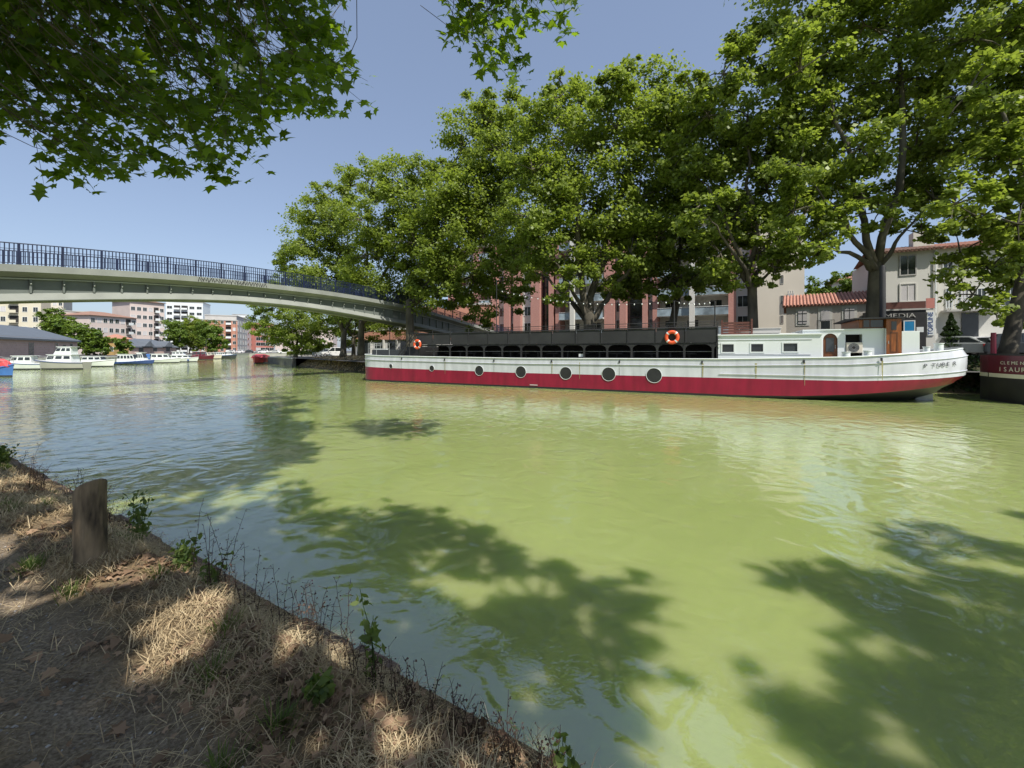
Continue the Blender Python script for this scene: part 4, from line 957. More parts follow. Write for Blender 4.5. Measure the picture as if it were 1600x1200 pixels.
block('rose-coloured building seen past the low plane tree', 400, 428, 235, 18, 'pinkrender', 5, 4, slope=10, winw=2.6, winh=1.8)
block('white rooftop tower with a rounded cap in the far distance', 363, 386, 262, 25, 'white', 6, 3, slope=4)
block('distant pale flats seen between the plane trunks', 430, 520, 230, 14, 'pinkwhite', 3, 9, slope=6)
# sheds along the left quay
def shed(label, px0, px1, Y0, Y1, ze, zr_, depth, doors, wallm='brownbrick', dormer=False):
    p0 = Vector((WX(px0, Y0), Y0)); p1 = Vector((WX(px1, Y1), Y1)); d = p1-p0; L = d.length; a = atan2(d.y, d.x)
    t = thing('quay_shed', label, 'shed', (p0.x, p0.y, 1.12), a); ze -= 1.12; zr_ -= 1.12
    MB().box(0, L, 0, depth, 0, ze).build('wall', wallm, t)
    b = MB(); e = .45
    b.add([(-e, -e, ze-.25), (L+e, -e, ze-.25), (L+e, depth+e, ze-.25), (-e, depth+e, ze-.25), (depth*.4, depth/2, zr_), (L-depth*.5, depth/2, zr_)], [(0,1,5,4),(1,2,5),(2,3,4,5),(3,0,4)])
    b.add([(-e, -e, ze-.25), (L+e, -e, ze-.25), (L+e, depth+e, ze-.25), (-e, depth+e, ze-.25), (-e, -e, ze-.55), (L+e, -e, ze-.55), (L+e, depth+e, ze-.55), (-e, depth+e, ze-.55)], [(0,1,5,4),(1,2,6,5),(2,3,7,6),(3,0,4,7)])
    b.build('roof', 'slate', t)
    for (x, w, h, z) in doors:
        if z > .3: window(t, L*x, -.003, z, w, h, 'glass', 'slab')
        else:
            do = MB().box(L*x-w/2, L*x+w/2, -.03, -.002, .02, h).build('door', 'carblack', t); MB().box(L*x+w/2-.2, L*x+w/2-.12, -.06, -.032, 1.0, 1.12).build('handle', 'steel', do)
    if dormer:
        for x in (.3, .75):
            b = MB(); b.prism([(L*x-1.6, ze-.2), (L*x+1.6, ze-.2), (L*x, ze+1.4)], -1.2, depth/2, 'y'); b.build('gable', 'slate', t)
shed('long brick quay shed with a low grey hipped roof at the far left', -40, 121, 56, 84, 4.45, 6.5, 9, [(.45, 1.6, 2.4, 0), (.72, .9, 1.2, 1.2), (.82, 1.3, 2.2, 0), (.91, .9, 1.2, 1.2)])
shed('smaller grey-roofed quay shed with little gables right of the blue barge', 205, 275, 112, 126, 3.6, 5.6, 8, [(.2, 1.4, 2.0, 0), (.5, 1.2, 1.1, .9), (.8, 1.2, 1.1, .9)], dormer=True)
block('small ochre timber pavilion with a red roof behind the boats', 160, 178, 104, 5.2, 'ochre', 1, 3, name='pavilion', roof=('tile', 1.2), depth=4, winh=1.0, winw=.7)
block('far roadside building at the head of the basin', 300, 345, 215, 9, 'pinkwhite', 2, 6, slope=3)

# right bank: brick and balcony apartment block, built from piers, slabs and recessed glazing
VB = 43.4
def apartments():
    ua, ub = u_of(700, VB), u_of(1181, VB); p = bl(ua, VB)
    t = thing('apartment_building', 'rose brick apartment block with glazed balconies behind the plane trees', 'building', (p.x, p.y, 1.8), ANG)
    X = lambda px: u_of(px, VB)-ua
    L = ub-ua; Ht = 19.5; zb = 0; fh = 2.85
    MB().box(0, L, 2.2, 14, 0, Ht).build('wall', 'offwhite', t)
    MB().box(-.3, L+.3, -.3, 14.3, Ht+.003, Ht+.5).build('roof', 'slab', t)
    piers = [(700,718),(740,752),(768,776),(787,796),(802,813),(829,843),(858,865.5),(868.5,876),(944,960),(968,978),(1004,1012),(1020,1028),(1138,1150),(1172,1181)]
    for a, c in piers: MB().box(X(a), X(c), 0 if c-a > 8.5 else -.25, 2.198, 0, Ht-.002).build('pier', 'pink', t)
    dark = [(843, 858), (978, 1004)]
    for a, c in dark:
        MB().box(X(a)+.002, X(c)-.002, 1.6, 2.197, 0, Ht-.01).build('stair_glazing', 'glass', t)
        for k in range(7): MB().box(X(a)+.004, X(c)-.004, 1.50, 1.598, k*fh-.1, k*fh+.08).build('transom', 'charcoal', t)
    narrow = [(865.5, 868.5), (960, 968), (1012, 1020), (813, 829), (1150, 1172), (776, 787), (796, 802)]
    for a, c in narrow:
        MB().box(X(a)+.002, X(c)-.002, .9, 2.197, 0, Ht-.01).build('bay_wall', 'offwhite', t)
        for k in range(6): window(t, (X(a)+X(c))/2, .898, .9+k*fh, max(.5, min(1.2, (X(c)-X(a))*.7)), 1.5, 'glass' if k % 3 else 'shutter')
    for a, c, post in ((876, 944, 898), (1028, 1138, 1082), (718, 740, None), (752, 768, None)):
        x0, x1 = X(a)+.003, X(c)-.003
        if post: MB().box(X(post)-.35, X(post)+.35, -1.5, -.9, 0, Ht-.2).build('pillar', 'offwhite', t)
        for k in range(7):
            z = k*fh
            if k > 0:
                sl = MB().box(x0, x1, -.85, 2.19, z-.22, z).build('balcony', 'offwhite', t)
                MB().box(x0, x1, -.87, -.852, z-.22, z+.85).build('balcony_glass', 'glass_b', sl)
                MB().tube([(x0, -.9, z+.95), (x1, -.9, z+.95)], .03, 6).build('rail', 'white', sl)
            n = max(1, int((x1-x0)/2.6))
            for j in range(n):
                xw = x0+(x1-x0)*(j+.5)/n
                if z+2.3 < Ht: window(t, xw, 2.197, z+.08, 1.5, 2.05, 'glass' if (j+k) % 3 else 'curtain', 'offwhite')
apartments()
# cream gable wall building
def cream_block():
    ua, ub = u_of(1181.5, VB-1.5), u_of(1257, VB-1.5); p = bl(ua, VB-1.5); L = ub-ua
    t = thing('apartment_building', 'tall plain cream building end with a few tiny windows', 'building', (p.x, p.y, 1.8), ANG)
    MB().box(0, L, 0, 13, 0, 17.6).build('wall', 'cream', t); MB().box(-.2, L+.2, -.2, 13.2, 17.603, 17.9).build('roof', 'slab', t)
    for px, y0, y1 in ((1222, 462, 475), (1222, 493, 505), (1222, 430, 443)):
        x = u_of(px, VB-1.5)-ua; z0 = z_of(px, y1, VB-1.5)-1.8; z1 = z_of(px, y0, VB-1.5)-1.8; window(t, x, -.002, z0, .28, z1-z0, 'glass', 'offwhite')
    x = u_of(1235, VB-1.5)-ua; z0 = z_of(1235, 475, VB-1.5)-1.8; b = MB(); b.box(x-.35, x+.35, -.5, -.002, z0, z0+1.3)
    for k in (-.25, 0, .25): b.tube([(x+k, -.25, z0+1.3), (x+k, -.25, z0+1.65)], .07, 8)
    b.build('flue', 'slab', t)
cream_block()

def tile_roof(t, x0, x1, y0, y1, z0, z1, name='roof', matn='tile'):
    """single pitch of half-round clay tiles, rows along the slope, plus a back pitch"""
    b = MB(); step = .26; nx = int((x1-x0)/step); L = sqrt((y1-y0)**2+(z1-z0)**2)
    b.add([(x0, y0, z0), (x1, y0, z0), (x1, y1, z1), (x0, y1, z1), (x0, y1+(y1-y0), z0), (x1, y1+(y1-y0), z0)], [(0,1,2,3), (3,2,5,4)])
    b.add([(x0, y0, z0-.08), (x1, y0, z0-.08), (x1, y0, z0-.004), (x0, y0, z0-.004)], [(0,1,2,3)])
    for i in range(nx):
        x = x0+step*(i+.5); P = []
        for k in range(9):
            f = k/8; P.append((x, y0-.05+(y1-y0+.05)*f, z0+.03+(z1-z0)*f+(0.02 if k % 2 else 0)))
        b.tube(P, [.085 if k % 2 else .10 for k in range(9)], 7)
    return b.build(name, matn, t)
def low_house():
    Y0 = 38.0; p0 = Vector((WX(1228.5, Y0), Y0)); d = Vector((.83, -.56)).normalized(); a = atan2(d.y, d.x)
    k = (1372-CX)/F; s1 = (k*p0.y-p0.x)/(d.x-k*d.y)
    def S(px): k = (px-CX)/F; return (k*p0.y-p0.x)/(d.x-k*d.y)
    def Zp(px, py): s_ = S(px); return H-(py-CY)/F*(p0.y+d.y*s_)-1.8
    t = thing('house', 'low taupe house with a terracotta roof and closed pale shutters', 'house', (p0.x, p0.y, 1.8), a)
    he = Zp(1228.5, 479); L = s1
    MB().box(0, L, 0, 8, 0, he).build('wall', 'greyrender', t)
    tile_roof(t, -.3, L+.2, -.16, 4.0, he-.02, he+1.35)
    for (x0, x1, y0, y1, kd) in ((1247, 1261, 486, 506, 's'), (1282.5, 1296.5, 484, 514, 'd'), (1319.5, 1335, 481, 503, 's')):
        xa, xb = S(x0), S(x1); za, zb_ = Zp((x0+x1)/2, y1), Zp((x0+x1)/2, y0); xc = (xa+xb)/2; w = xb-xa; h = zb_-za
        e = .18; b = MB()
        for (q0, q1, r0, r1) in ((xa-e, xa, za-e, zb_+e), (xb, xb+e, za-e, zb_+e), (xa, xb, zb_, zb_+e), (xa, xb, za-e, za)): b.box(q0, q1, -.03, -.002, r0, r1)
        wo_ = b.build('window', 'offwhite', t)
        if kd == 's':
            for q0, q1 in ((xa+.01, xc-.02), (xc+.02, xb-.01)): MB().box(q0, q1, -.07, -.032, za+.01, zb_-.01).build('shutter', 'shutter', wo_)
            b = MB(); b.box(xc-.02, xc+.02, -.078, -.072, za, zb_); b.box(xa, xb, -.085, -.079, za+.2, za+.25); b.box(xa, xb, -.085, -.079, zb_-.25, zb_-.2); b.build('hinge_bar', 'carblack', wo_)
        else:
            MB().box(xa, xb, -.03, -.004, za, zb_-h*.0).build('pane', 'glass', wo_); MB().box(xa, xb, -.05, -.032, za+h*.42, zb_).build('roller_blind', 'shutter', wo_)
            b = MB()
            for i in range(13): b.tube([(xa-.3+i*(w+.6)/12, -.45, za-.15), (xa-.3+i*(w+.6)/12, -.45, za+.75)], .012, 4)
            b.tube([(xa-.3, -.45, za+.75), (xb+.3, -.45, za+.75)], .02, 6); b.box(xa-.3, xb+.3, -.5, -.003, za-.2, za-.15); b.build('balcony_rail', 'carblack', t)
low_house()
VH = 22.0
def white_house():
    ua, ub = u_of(1379, VH), u_of(1466, VH); p = bl(ua, VH); L = ub-ua
    X = lambda px, v=VH: u_of(px, v)-ua
    ZZ = lambda px, py, v=VH: z_of(px, py, v)-1.8
    t = thing('house', 'white three-storey house with a clay tile roof and a black shopfront', 'house', (p.x, p.y, 1.8), ANG)
    he = ZZ(1420, 393)
    MB().box(0, L, 0, 9, 0, he).build('wall', 'offwhite', t)
    tile_roof(t, -.3, L+.25, -.5, 3.4, he-.02, he+.95, matn='tile2')
    MB().box(2.6, 3.9, 2.2, 3.2, he, he+2.0).build('chimney', 'offwhite', t)
    for y0, y1, kd in ((400, 429, 'glass'), (444, 470, 'shutter')):
        x0, x1 = X(1407), X(1430); z0, z1 = ZZ(1418, y1), ZZ(1418, y0); window(t, (x0+x1)/2, -.002, z0, x1-x0, z1-z0, kd, 'offwhite' if kd != 'glass' else 'slab')
    MB().tube([(L-.2, -.1, 0), (L-.2, -.1, he)], .05, 8).build('drainpipe', 'white', t)
    # black shopfront in front, terrace on top
    vs = VH-3.0; dv = vs-VH
    xa, xb = X(1366, vs), X(1447, vs); zt = ZZ(1410, 483, vs)
    sh = MB().box(xa, xb, dv, -.003, 0, zt).build('shopfront', 'black', t)
    MB().box(xa-.05, xb+.05, dv-.06, dv-.002, zt-.1, zt+.02).build('cornice', 'slab', sh)
    MB().box(xb-.002+.004, X(1462, VH-2.9), dv+.1, -.003, 0, zt-.05).build('side_wall', 'offwhite', t)
    b = MB(); b.box(xa, xb-.0, dv+.06, dv+.1, zt+.03, zt+.55); b.build('terrace_parapet', 'deckwood', t)
    b = MB(); b.box(xb+.02, X(1461, vs), dv+.06, dv+.1, zt+.0, zt+.75); b.build('terrace_corner', 'pinkrender', t)
    text_obj('sign_lettering', 'MEDIA', .46, 'slab', sh, (X(1384, vs)-.1, dv-.03, ZZ(1420, 496, vs)), (pi/2, 0, 0), .01, sx=1.35)
    po = MB().box(X(1413, vs), X(1428, vs), dv-.05, dv-.004, ZZ(1420, 517, vs), ZZ(1420, 502, vs)).build('poster', 'signblue', sh)
    b = MB(); x0, x1, z0, z1 = X(1413, vs), X(1428, vs), ZZ(1420, 517, vs), ZZ(1420, 502, vs)
    for (a0, a1, c0, c1) in ((x0-.06, x0, z0-.06, z1+.06), (x1, x1+.06, z0-.06, z1+.06), (x0, x1, z1, z1+.06), (x0, x1, z0-.06, z0)): b.box(a0, a1, dv-.06, dv-.004, c0, c1)
    b.build('poster_frame', 'white', po)
    MB().box(X(1432, vs), X(1443, vs), dv-.03, dv-.004, ZZ(1437, 519, vs), ZZ(1437, 511, vs)).build('notice', 'white', sh)
    sgx0, sgx1 = X(1449, vs), X(1460, vs)
    sg = MB().box(sgx0, sgx1, dv+.04, dv+.098, ZZ(1454, 524, vs), ZZ(1454, 487, vs)).build('vertical_sign', 'white', t)
    text_obj('sign_lettering', 'TOIPLINE', .40, 'navy', sg, ((sgx0+sgx1)/2+.12, dv+.03, ZZ(1454, 523, vs)), (pi/2, -pi/2, 0), .006)
    # lean terrace flowers
    return t
white_house()
def shaded_house():
    ua, ub = u_of(1467, VH), u_of(1720, VH); p = bl(ua, VH+.4); L = ub-ua; X = lambda px: u_of(px, VH)-ua; ZZ = lambda px, py: z_of(px, py, VH)-1.8
    t = thing('house', 'grey-white house with a long balcony and dark gate behind the right-hand tree', 'house', (p.x, p.y, 1.8), ANG)
    he = ZZ(1500, 385)
    MB().box(0, L, 0, 9, 0, he).build('wall', 'offwhite', t); tile_roof(t, -.1, L+.25, -.5, 3.4, he, he+.95)
    for (x0, x1, y0, y1, kd) in ((1478, 1492, 402, 426, 'glass'), (1520, 1536, 400, 424, 'glass'), (1566, 1584, 396, 422, 'shutter'), (1482, 1490, 450, 480, 'glass'), (1506, 1516, 450, 480, 'shutter'), (1532, 1544, 450, 480, 'glass'), (1575, 1592, 445, 480, 'glass'), (1620, 1640, 396, 422, 'glass'), (1620, 1640, 445, 480, 'glass')):
        window(t, (X(x0)+X(x1))/2, -.002, ZZ((x0+x1)/2, y1), X(x1)-X(x0), ZZ((x0+x1)/2, y0)-ZZ((x0+x1)/2, y1), kd, 'white')
    zb = ZZ(1500, 484); sl = MB().box(X(1474), X(1560), -1.0, -.003, zb-.15, zb).build('balcony', 'slab', t)
    b = MB()
    for x in np.arange(X(1474), X(1560), .16): b.box(x-.02, x+.02, -.98, -.95, zb, zb+.85)
    b.box(X(1474), X(1560), -1.0, -.93, zb+.852, zb+.90); b.build('balustrade', 'white', sl)
    g = MB().box(X(1506), X(1533), -.06, -.003, 0, ZZ(1520, 488)).build('gate', 'carblack', t)
    MB().box(X(1520), X(1520)+.1, -.12, -.062, 1.0, 1.15).build('handle', 'steel', g)
shaded_house()
# building masses behind
block('pale house with a red-edged gable roof far behind the low taupe house', 1300, 1420, 75, 14.5, 'offwhite', 2, 5, name='house', slope=-6, roof=('tile', 2.2), zb=1.8, cat='house')
def orange_shop():
    p0 = Vector((WX(541, 72), 72)); p1 = Vector((WX(700, 66), 66)); d = p1-p0; a = atan2(d.y, d.x); L = d.length
    t = thing('shop_building', 'low building with a terracotta band and curved white corner', 'building', (p0.x, p0.y, 1.5), a)
    def arc(r, x0, n=10): return [(x0+r-r*cos(th), r-r*sin(th)) for th in np.linspace(0, pi/2, n)]
    def plan(e): q = arc(2.5+e, -e); q = [(x, y-e) for x, y in q]; return q+[(L+e, -e), (L+e, 12), (-e, 12)]
    MB().prism(plan(-.25), 0, 2.55, 'z').build('wall', 'curtain', t, smooth=False)
    MB().prism(plan(0), 2.553, 4.1, 'z').build('fascia', 'orangebrick', t)
    MB().prism(plan(.12), 4.103, 4.3, 'z').build('roof', 'slab', t)
    MB().box(4, L-2, 3.0, 10, 4.303, 5.9).build('upper_storey', 'slab', t)
    MB().box(6, L-4, 2.9, 9, 5.903, 8.2).build('upper_wall', 'orangebrick', t)
    for k in range(6):
        MB().box(3.2+k*2.5, 4.6+k*2.5, .20, .248, 0.05, 2.3).build('window', 'glass', t)
    for k in range(7): MB().box(2.4+k*2.5, 2.7+k*2.5, -.05, .2, 0, 2.55).build('pillar', 'offwhite', t)
orange_shop()
block('orange brick block behind the end of the bridge', 700, 764, 76, 10.4, 'orangebrick', 2, 4, slope=-2, zb=1.5, winw=1.2)

# ------------------------------------------------------------------ background trees and shrubs
def bush(label, px, Y, blobs, seed, leafm='leafC', lsize=.45, z=1.12, r=.2, group='green trees behind the moored boats', name='tree', fork=None):
    bb = [(W(x, y, Y+dy), q*1.25/F*Y) for (x, y, q, dy) in blobs]; bb += [(c+Vector((R_*.5, .5, -R_*.7)), R_*.8) for c, R_ in bb]
    return grow(name, label, (WX(px, Y), Y, z), r, fork if fork else z+1.6, bb, leafm=leafm, lsize=lsize, seed=seed, group=group, twigs=False, dens=1.3)
bush('tall green tree right of the yellow flats', 82, 102, [(75,492,9,0),(88,497,11,1),(72,508,9,0),(95,508,12,-1),(84,515,12,0)], 41, fork=5)
bush('yellow-green tree spilling over the shed roof end', 118, 98, [(108,512,10,0),(122,516,11,1),(132,526,10,0),(118,528,12,-1),(140,520,9,0)], 42)
bush('bushy green tree beside the ochre pavilion', 147, 92, [(133,536,9,0),(145,530,10,0),(153,538,9,0),(140,542,9,1),(156,524,6,0)], 43)
bush('small round green tree right of the ochre pavilion', 187, 96, [(184,534,7,0),(191,536,7,0),(187,542,7,0)], 44)
bush('bright green tree right of the white high-rise, leftmost of the clump', 272, 140, [(263,512,8,0),(275,508,9,1),(268,524,9,0),(280,520,9,0),(272,534,8,0)], 45)
bush('dark green tree in the middle of the clump by the basin', 296, 146, [(290,508,9,0),(303,506,9,0),(296,520,12,0),(308,520,9,0),(300,533,9,0)], 46, leafm='leafA')
bush('broad green tree on the quay below the red brick building', 325, 138, [(316,512,9,0),(329,510,9,0),(322,524,11,0),(338,524,9,0),(330,536,9,0),(345,534,7,0)], 47)
bush('bright shrubbery behind the low taupe house roof, left part', 1275, 58, [(1262,455,14,0),(1285,452,15,0),(1272,466,14,0),(1300,462,14,0)], 48, lsize=.3, z=1.8, group='garden trees above the low house', fork=5)
bush('green tree top above the terracotta roof, beside the dark trunk', 1335, 56, [(1318,445,16,0),(1340,440,16,0),(1365,440,16,0),(1330,458,16,0),(1385,450,16,0)], 49, lsize=.3, z=1.8, group='garden trees above the low house', fork=5)
bush('lime-green young tree standing on the far quay', 474, 96, [(470,528,8,0),(478,532,7,0),(472,539,7,0)], 50)
bush('lime-green young tree farther right on the far quay', 500, 92, [(496,540,7,0),(506,541,7,0),(488,541,6,0)], 51)
def conifer(label, px, Y, y0, y1, seed):
    r = np.random.default_rng(seed); z0 = 1.8; zt = H-(y0-CY)/F*Y
    t = thing('conifer', label, 'tree', (WX(px, Y), Y, z0)); MB().tube([(0,0,0),(0,0,zt-z0-.3)], [.1, .03], 8).build('trunk', 'bark', t)
    n = 5200; k = r.random(n)**.8; hz = .25+(zt-z0-.25)*k; rad = (1-k)*1.15*(.6+.4*np.abs(np.sin(k*22)))*np.sqrt(r.random(n)); th = r.random(n)*2*pi
    C = np.stack([rad*np.cos(th), rad*np.sin(th), hz], 1); V = leaf_cards(C, r.normal(size=(n, 3))+[0,0,.6], .13+.1*r.random(n), RHOMB, r)
    fast_mesh('crown', V, 4, r.random(n), 'leafD', t)
conifer('small dark conifer against the shaded house, behind the cars', 1486, 31.5, 490, 530, 5)
# clipped hedge boxes on the quay
for px, Y, w, lab in ((456, 78, 1.6, 'clipped green hedge box by the lamp pole on the quay'), (480, 80, 2.2, 'long dark clipped hedge box on the quay')):
    r = np.random.default_rng(int(px)); n = 2500; t = thing('hedge', lab, 'hedge', (WX(px, Y), Y, 1.12))
    C = np.stack([r.uniform(-w/2, w/2, n), r.uniform(-.4, .4, n), r.uniform(.1, .95, n)], 1); fast_mesh('foliage', leaf_cards(C, r.normal(size=(n, 3)), .14+.1*r.random(n), RHOMB, r), 4, r.random(n), 'leafA' if px < 470 else 'leafD', t)
    MB().box(-w/2, w/2, -.38, .38, 0, .3).build('planter', 'slab', t)
# street lamps / poles on the far quay
def lamp(label, px, Y, ytop, z=1.12):
    h = H-(ytop-CY)/F*Y-z; t = thing('street_lamp', label, 'street lamp', (WX(px, Y), Y, z), 0, 'slim lamp posts on the quays')
    MB().tube([(0,0,0),(0,0,.5),(0,0,h)], [.09, .06, .045], 8).build('pole', 'carblack', t)
    MB().tube([(0,0,h-.1),(.3,0,h+.1),(.8,0,h+.1)], .03, 6).build('arm', 'carblack', t); MB().box(.6, 1.1, -.12, .12, h+.02, h+.12).build('lamp_head', 'steel', t, bevel=.02)
lamp('slim dark lamp post beside the clipped hedges', 471, 76, 500); lamp('dark lamp post in front of the terracotta-banded building', 609, 52, 512, 1.5)
lamp('tall slim lamp post by the pink tower', 236, 108, 510); lamp('lamp post among the boats left of the red brick building', 322, 118, 530); lamp('pale mast-like lamp post before the grey glazed office', 368.5, 120, 505)

# ------------------------------------------------------------------ cars
def car(label, loc, rotz, paint='silver', L=4.1, Hh=1.45, wagon=False, group='cars parked beside the canal'):
    t = thing('parked_car', label, 'car', loc, rotz, group); w = .85
    low = [(-L/2, .35), (-L/2+.02, .75), (-L/2+.12, .92), (-L*.22, .95), (L*.18, .93), (L*.42, .82), (L/2-.03, .62), (L/2, .35), (L/2-.1, .22), (-L/2+.1, .22)]
    b = MB(); ys = [(-w, .94), (-w*.97, 1), (w*.97, 1), (w, .94)]
    b.loft([[(x*s_, y, .22+(z-.22)*s_) for x, z in low] for y, s_ in ys], 0, closed=True); b.build('body', paint, t, bevel=.03)
    back = -L*.46 if wagon else -L*.40
    gh = [(back, .93), (back+.28, Hh-.04), (-L*.1, Hh), (L*.06, Hh-.02), (L*.24, .93)]
    b = MB(); b.loft([[(x, y*(1-(.18 if z > 1.1 else .0)), z) for x, z in gh] for y in (-w*.95, w*.95)], 0, closed=True); b.build('cabin', paint, t, bevel=.03)
    for s_ in (-1, 1):
        for nm, q in (('side_window', [(back+.32, .99), (back+.45, Hh-.12), (-L*.08, Hh-.09), (-L*.08, .99)]), ('side_window', [(-L*.06, .99), (-L*.06, Hh-.09), (L*.05, Hh-.11), (L*.19, .99)])):
            vs = [(x, s_*(w*.95*(1-.18*(z-.93)/(Hh-.93))+.012), z) for x, z in q]; MB().add(vs, [(0,1,2,3)]).build(nm, 'glass', t)
    MB().add([(L*.235+.012, -w*.8, .97), (L*.235+.012, w*.8, .97), (L*.07+.015, w*.66, Hh-.07), (L*.07+.015, -w*.66, Hh-.07)], [(0,1,2,3)]).build('windscreen', 'glass', t)
    MB().add([(back+.02, -w*.75, .99), (back+.02, w*.75, .99), (back+.24, w*.64, Hh-.1), (back+.24, -w*.64, Hh-.1)], [(0,1,2,3)]).build('rear_window', 'glass', t)
    for x in (-L*.31, L*.31):
        for s_ in (-1, 1):
            wh = MB().tube([(x, s_*(w-.2), .31), (x, s_*(w+.015), .31)], .31, 18).build('wheel', 'tyre', t); MB().tube([(x, s_*(w+.0), .31), (x, s_*(w+.03), .31)], .19, 12).build('rim', 'rim', wh)
    for s_ in (-1, 1):
        MB().ball((L/2-.1, s_*.62, .66), .13, 8, sz=.6).build('headlight', 'lamp', t, smooth=True); MB().box(-L/2-.01, -L/2+.1, s_*.66-.1, s_*.66+.1, .66, .86).build('tail_light', 'redlamp', t)
        MB().box(L*.17, L*.17+.1, s_*(w+.08)-.07, s_*(w+.08)+.07, .97, 1.08).build('mirror', paint, t)
    MB().box(L/2-.03, L/2+.012, -.26, .26, .36, .47).build('number_plate', 'white', t)
    return t
car('silver hatchback parked between the two barges, under the plane tree', (WX(1510, 31), 31, 1.835), ANG-radians(28), 'silver')
car('dark grey estate car parked left of the silver hatchback', (WX(1478, 34.5), 34.5, 1.835), ANG-radians(20), 'silver', wagon=True, Hh=1.5)
car('white car half hidden behind the maroon barge post', (WX(1560, 31), 31, 1.835), ANG-radians(20), 'carwhite')
car('dark car parked behind the right-hand trunk', (WX(1600, 29), 29, 1.835), ANG-radians(10), 'carblack', Hh=1.6)
car('white off-road car on the quay behind the leftmost plane trunks', (WX(521, 74), 74, 1.13), radians(200), 'carwhite', Hh=1.7)
car('silver car parked left of the white off-road car on the quay', (WX(507, 78), 78, 1.13), radians(170), 'silver')
for i, (px, Y, c, lab) in enumerate(((362, 176, 'carwhite', 'white car at the head of the basin, leftmost of the far row'), (374, 178, 'carwhite', 'white car before the grey glazed office'), (388, 180, 'carblack', 'dark car at the head of the basin'), (412, 176, 'carwhite', 'white car above the red boat at the head of the basin'), (428, 170, 'silver', 'silver car behind the red boat'), (444, 160, 'carwhite', 'white car left of the clipped hedge'), (404, 182, 'silver', 'silver car between the dark and the white far cars'))):
    car(lab, (WX(px, Y), Y, 1.13), radians(180+8*i), c, group='tiny parked cars at the head of the basin')

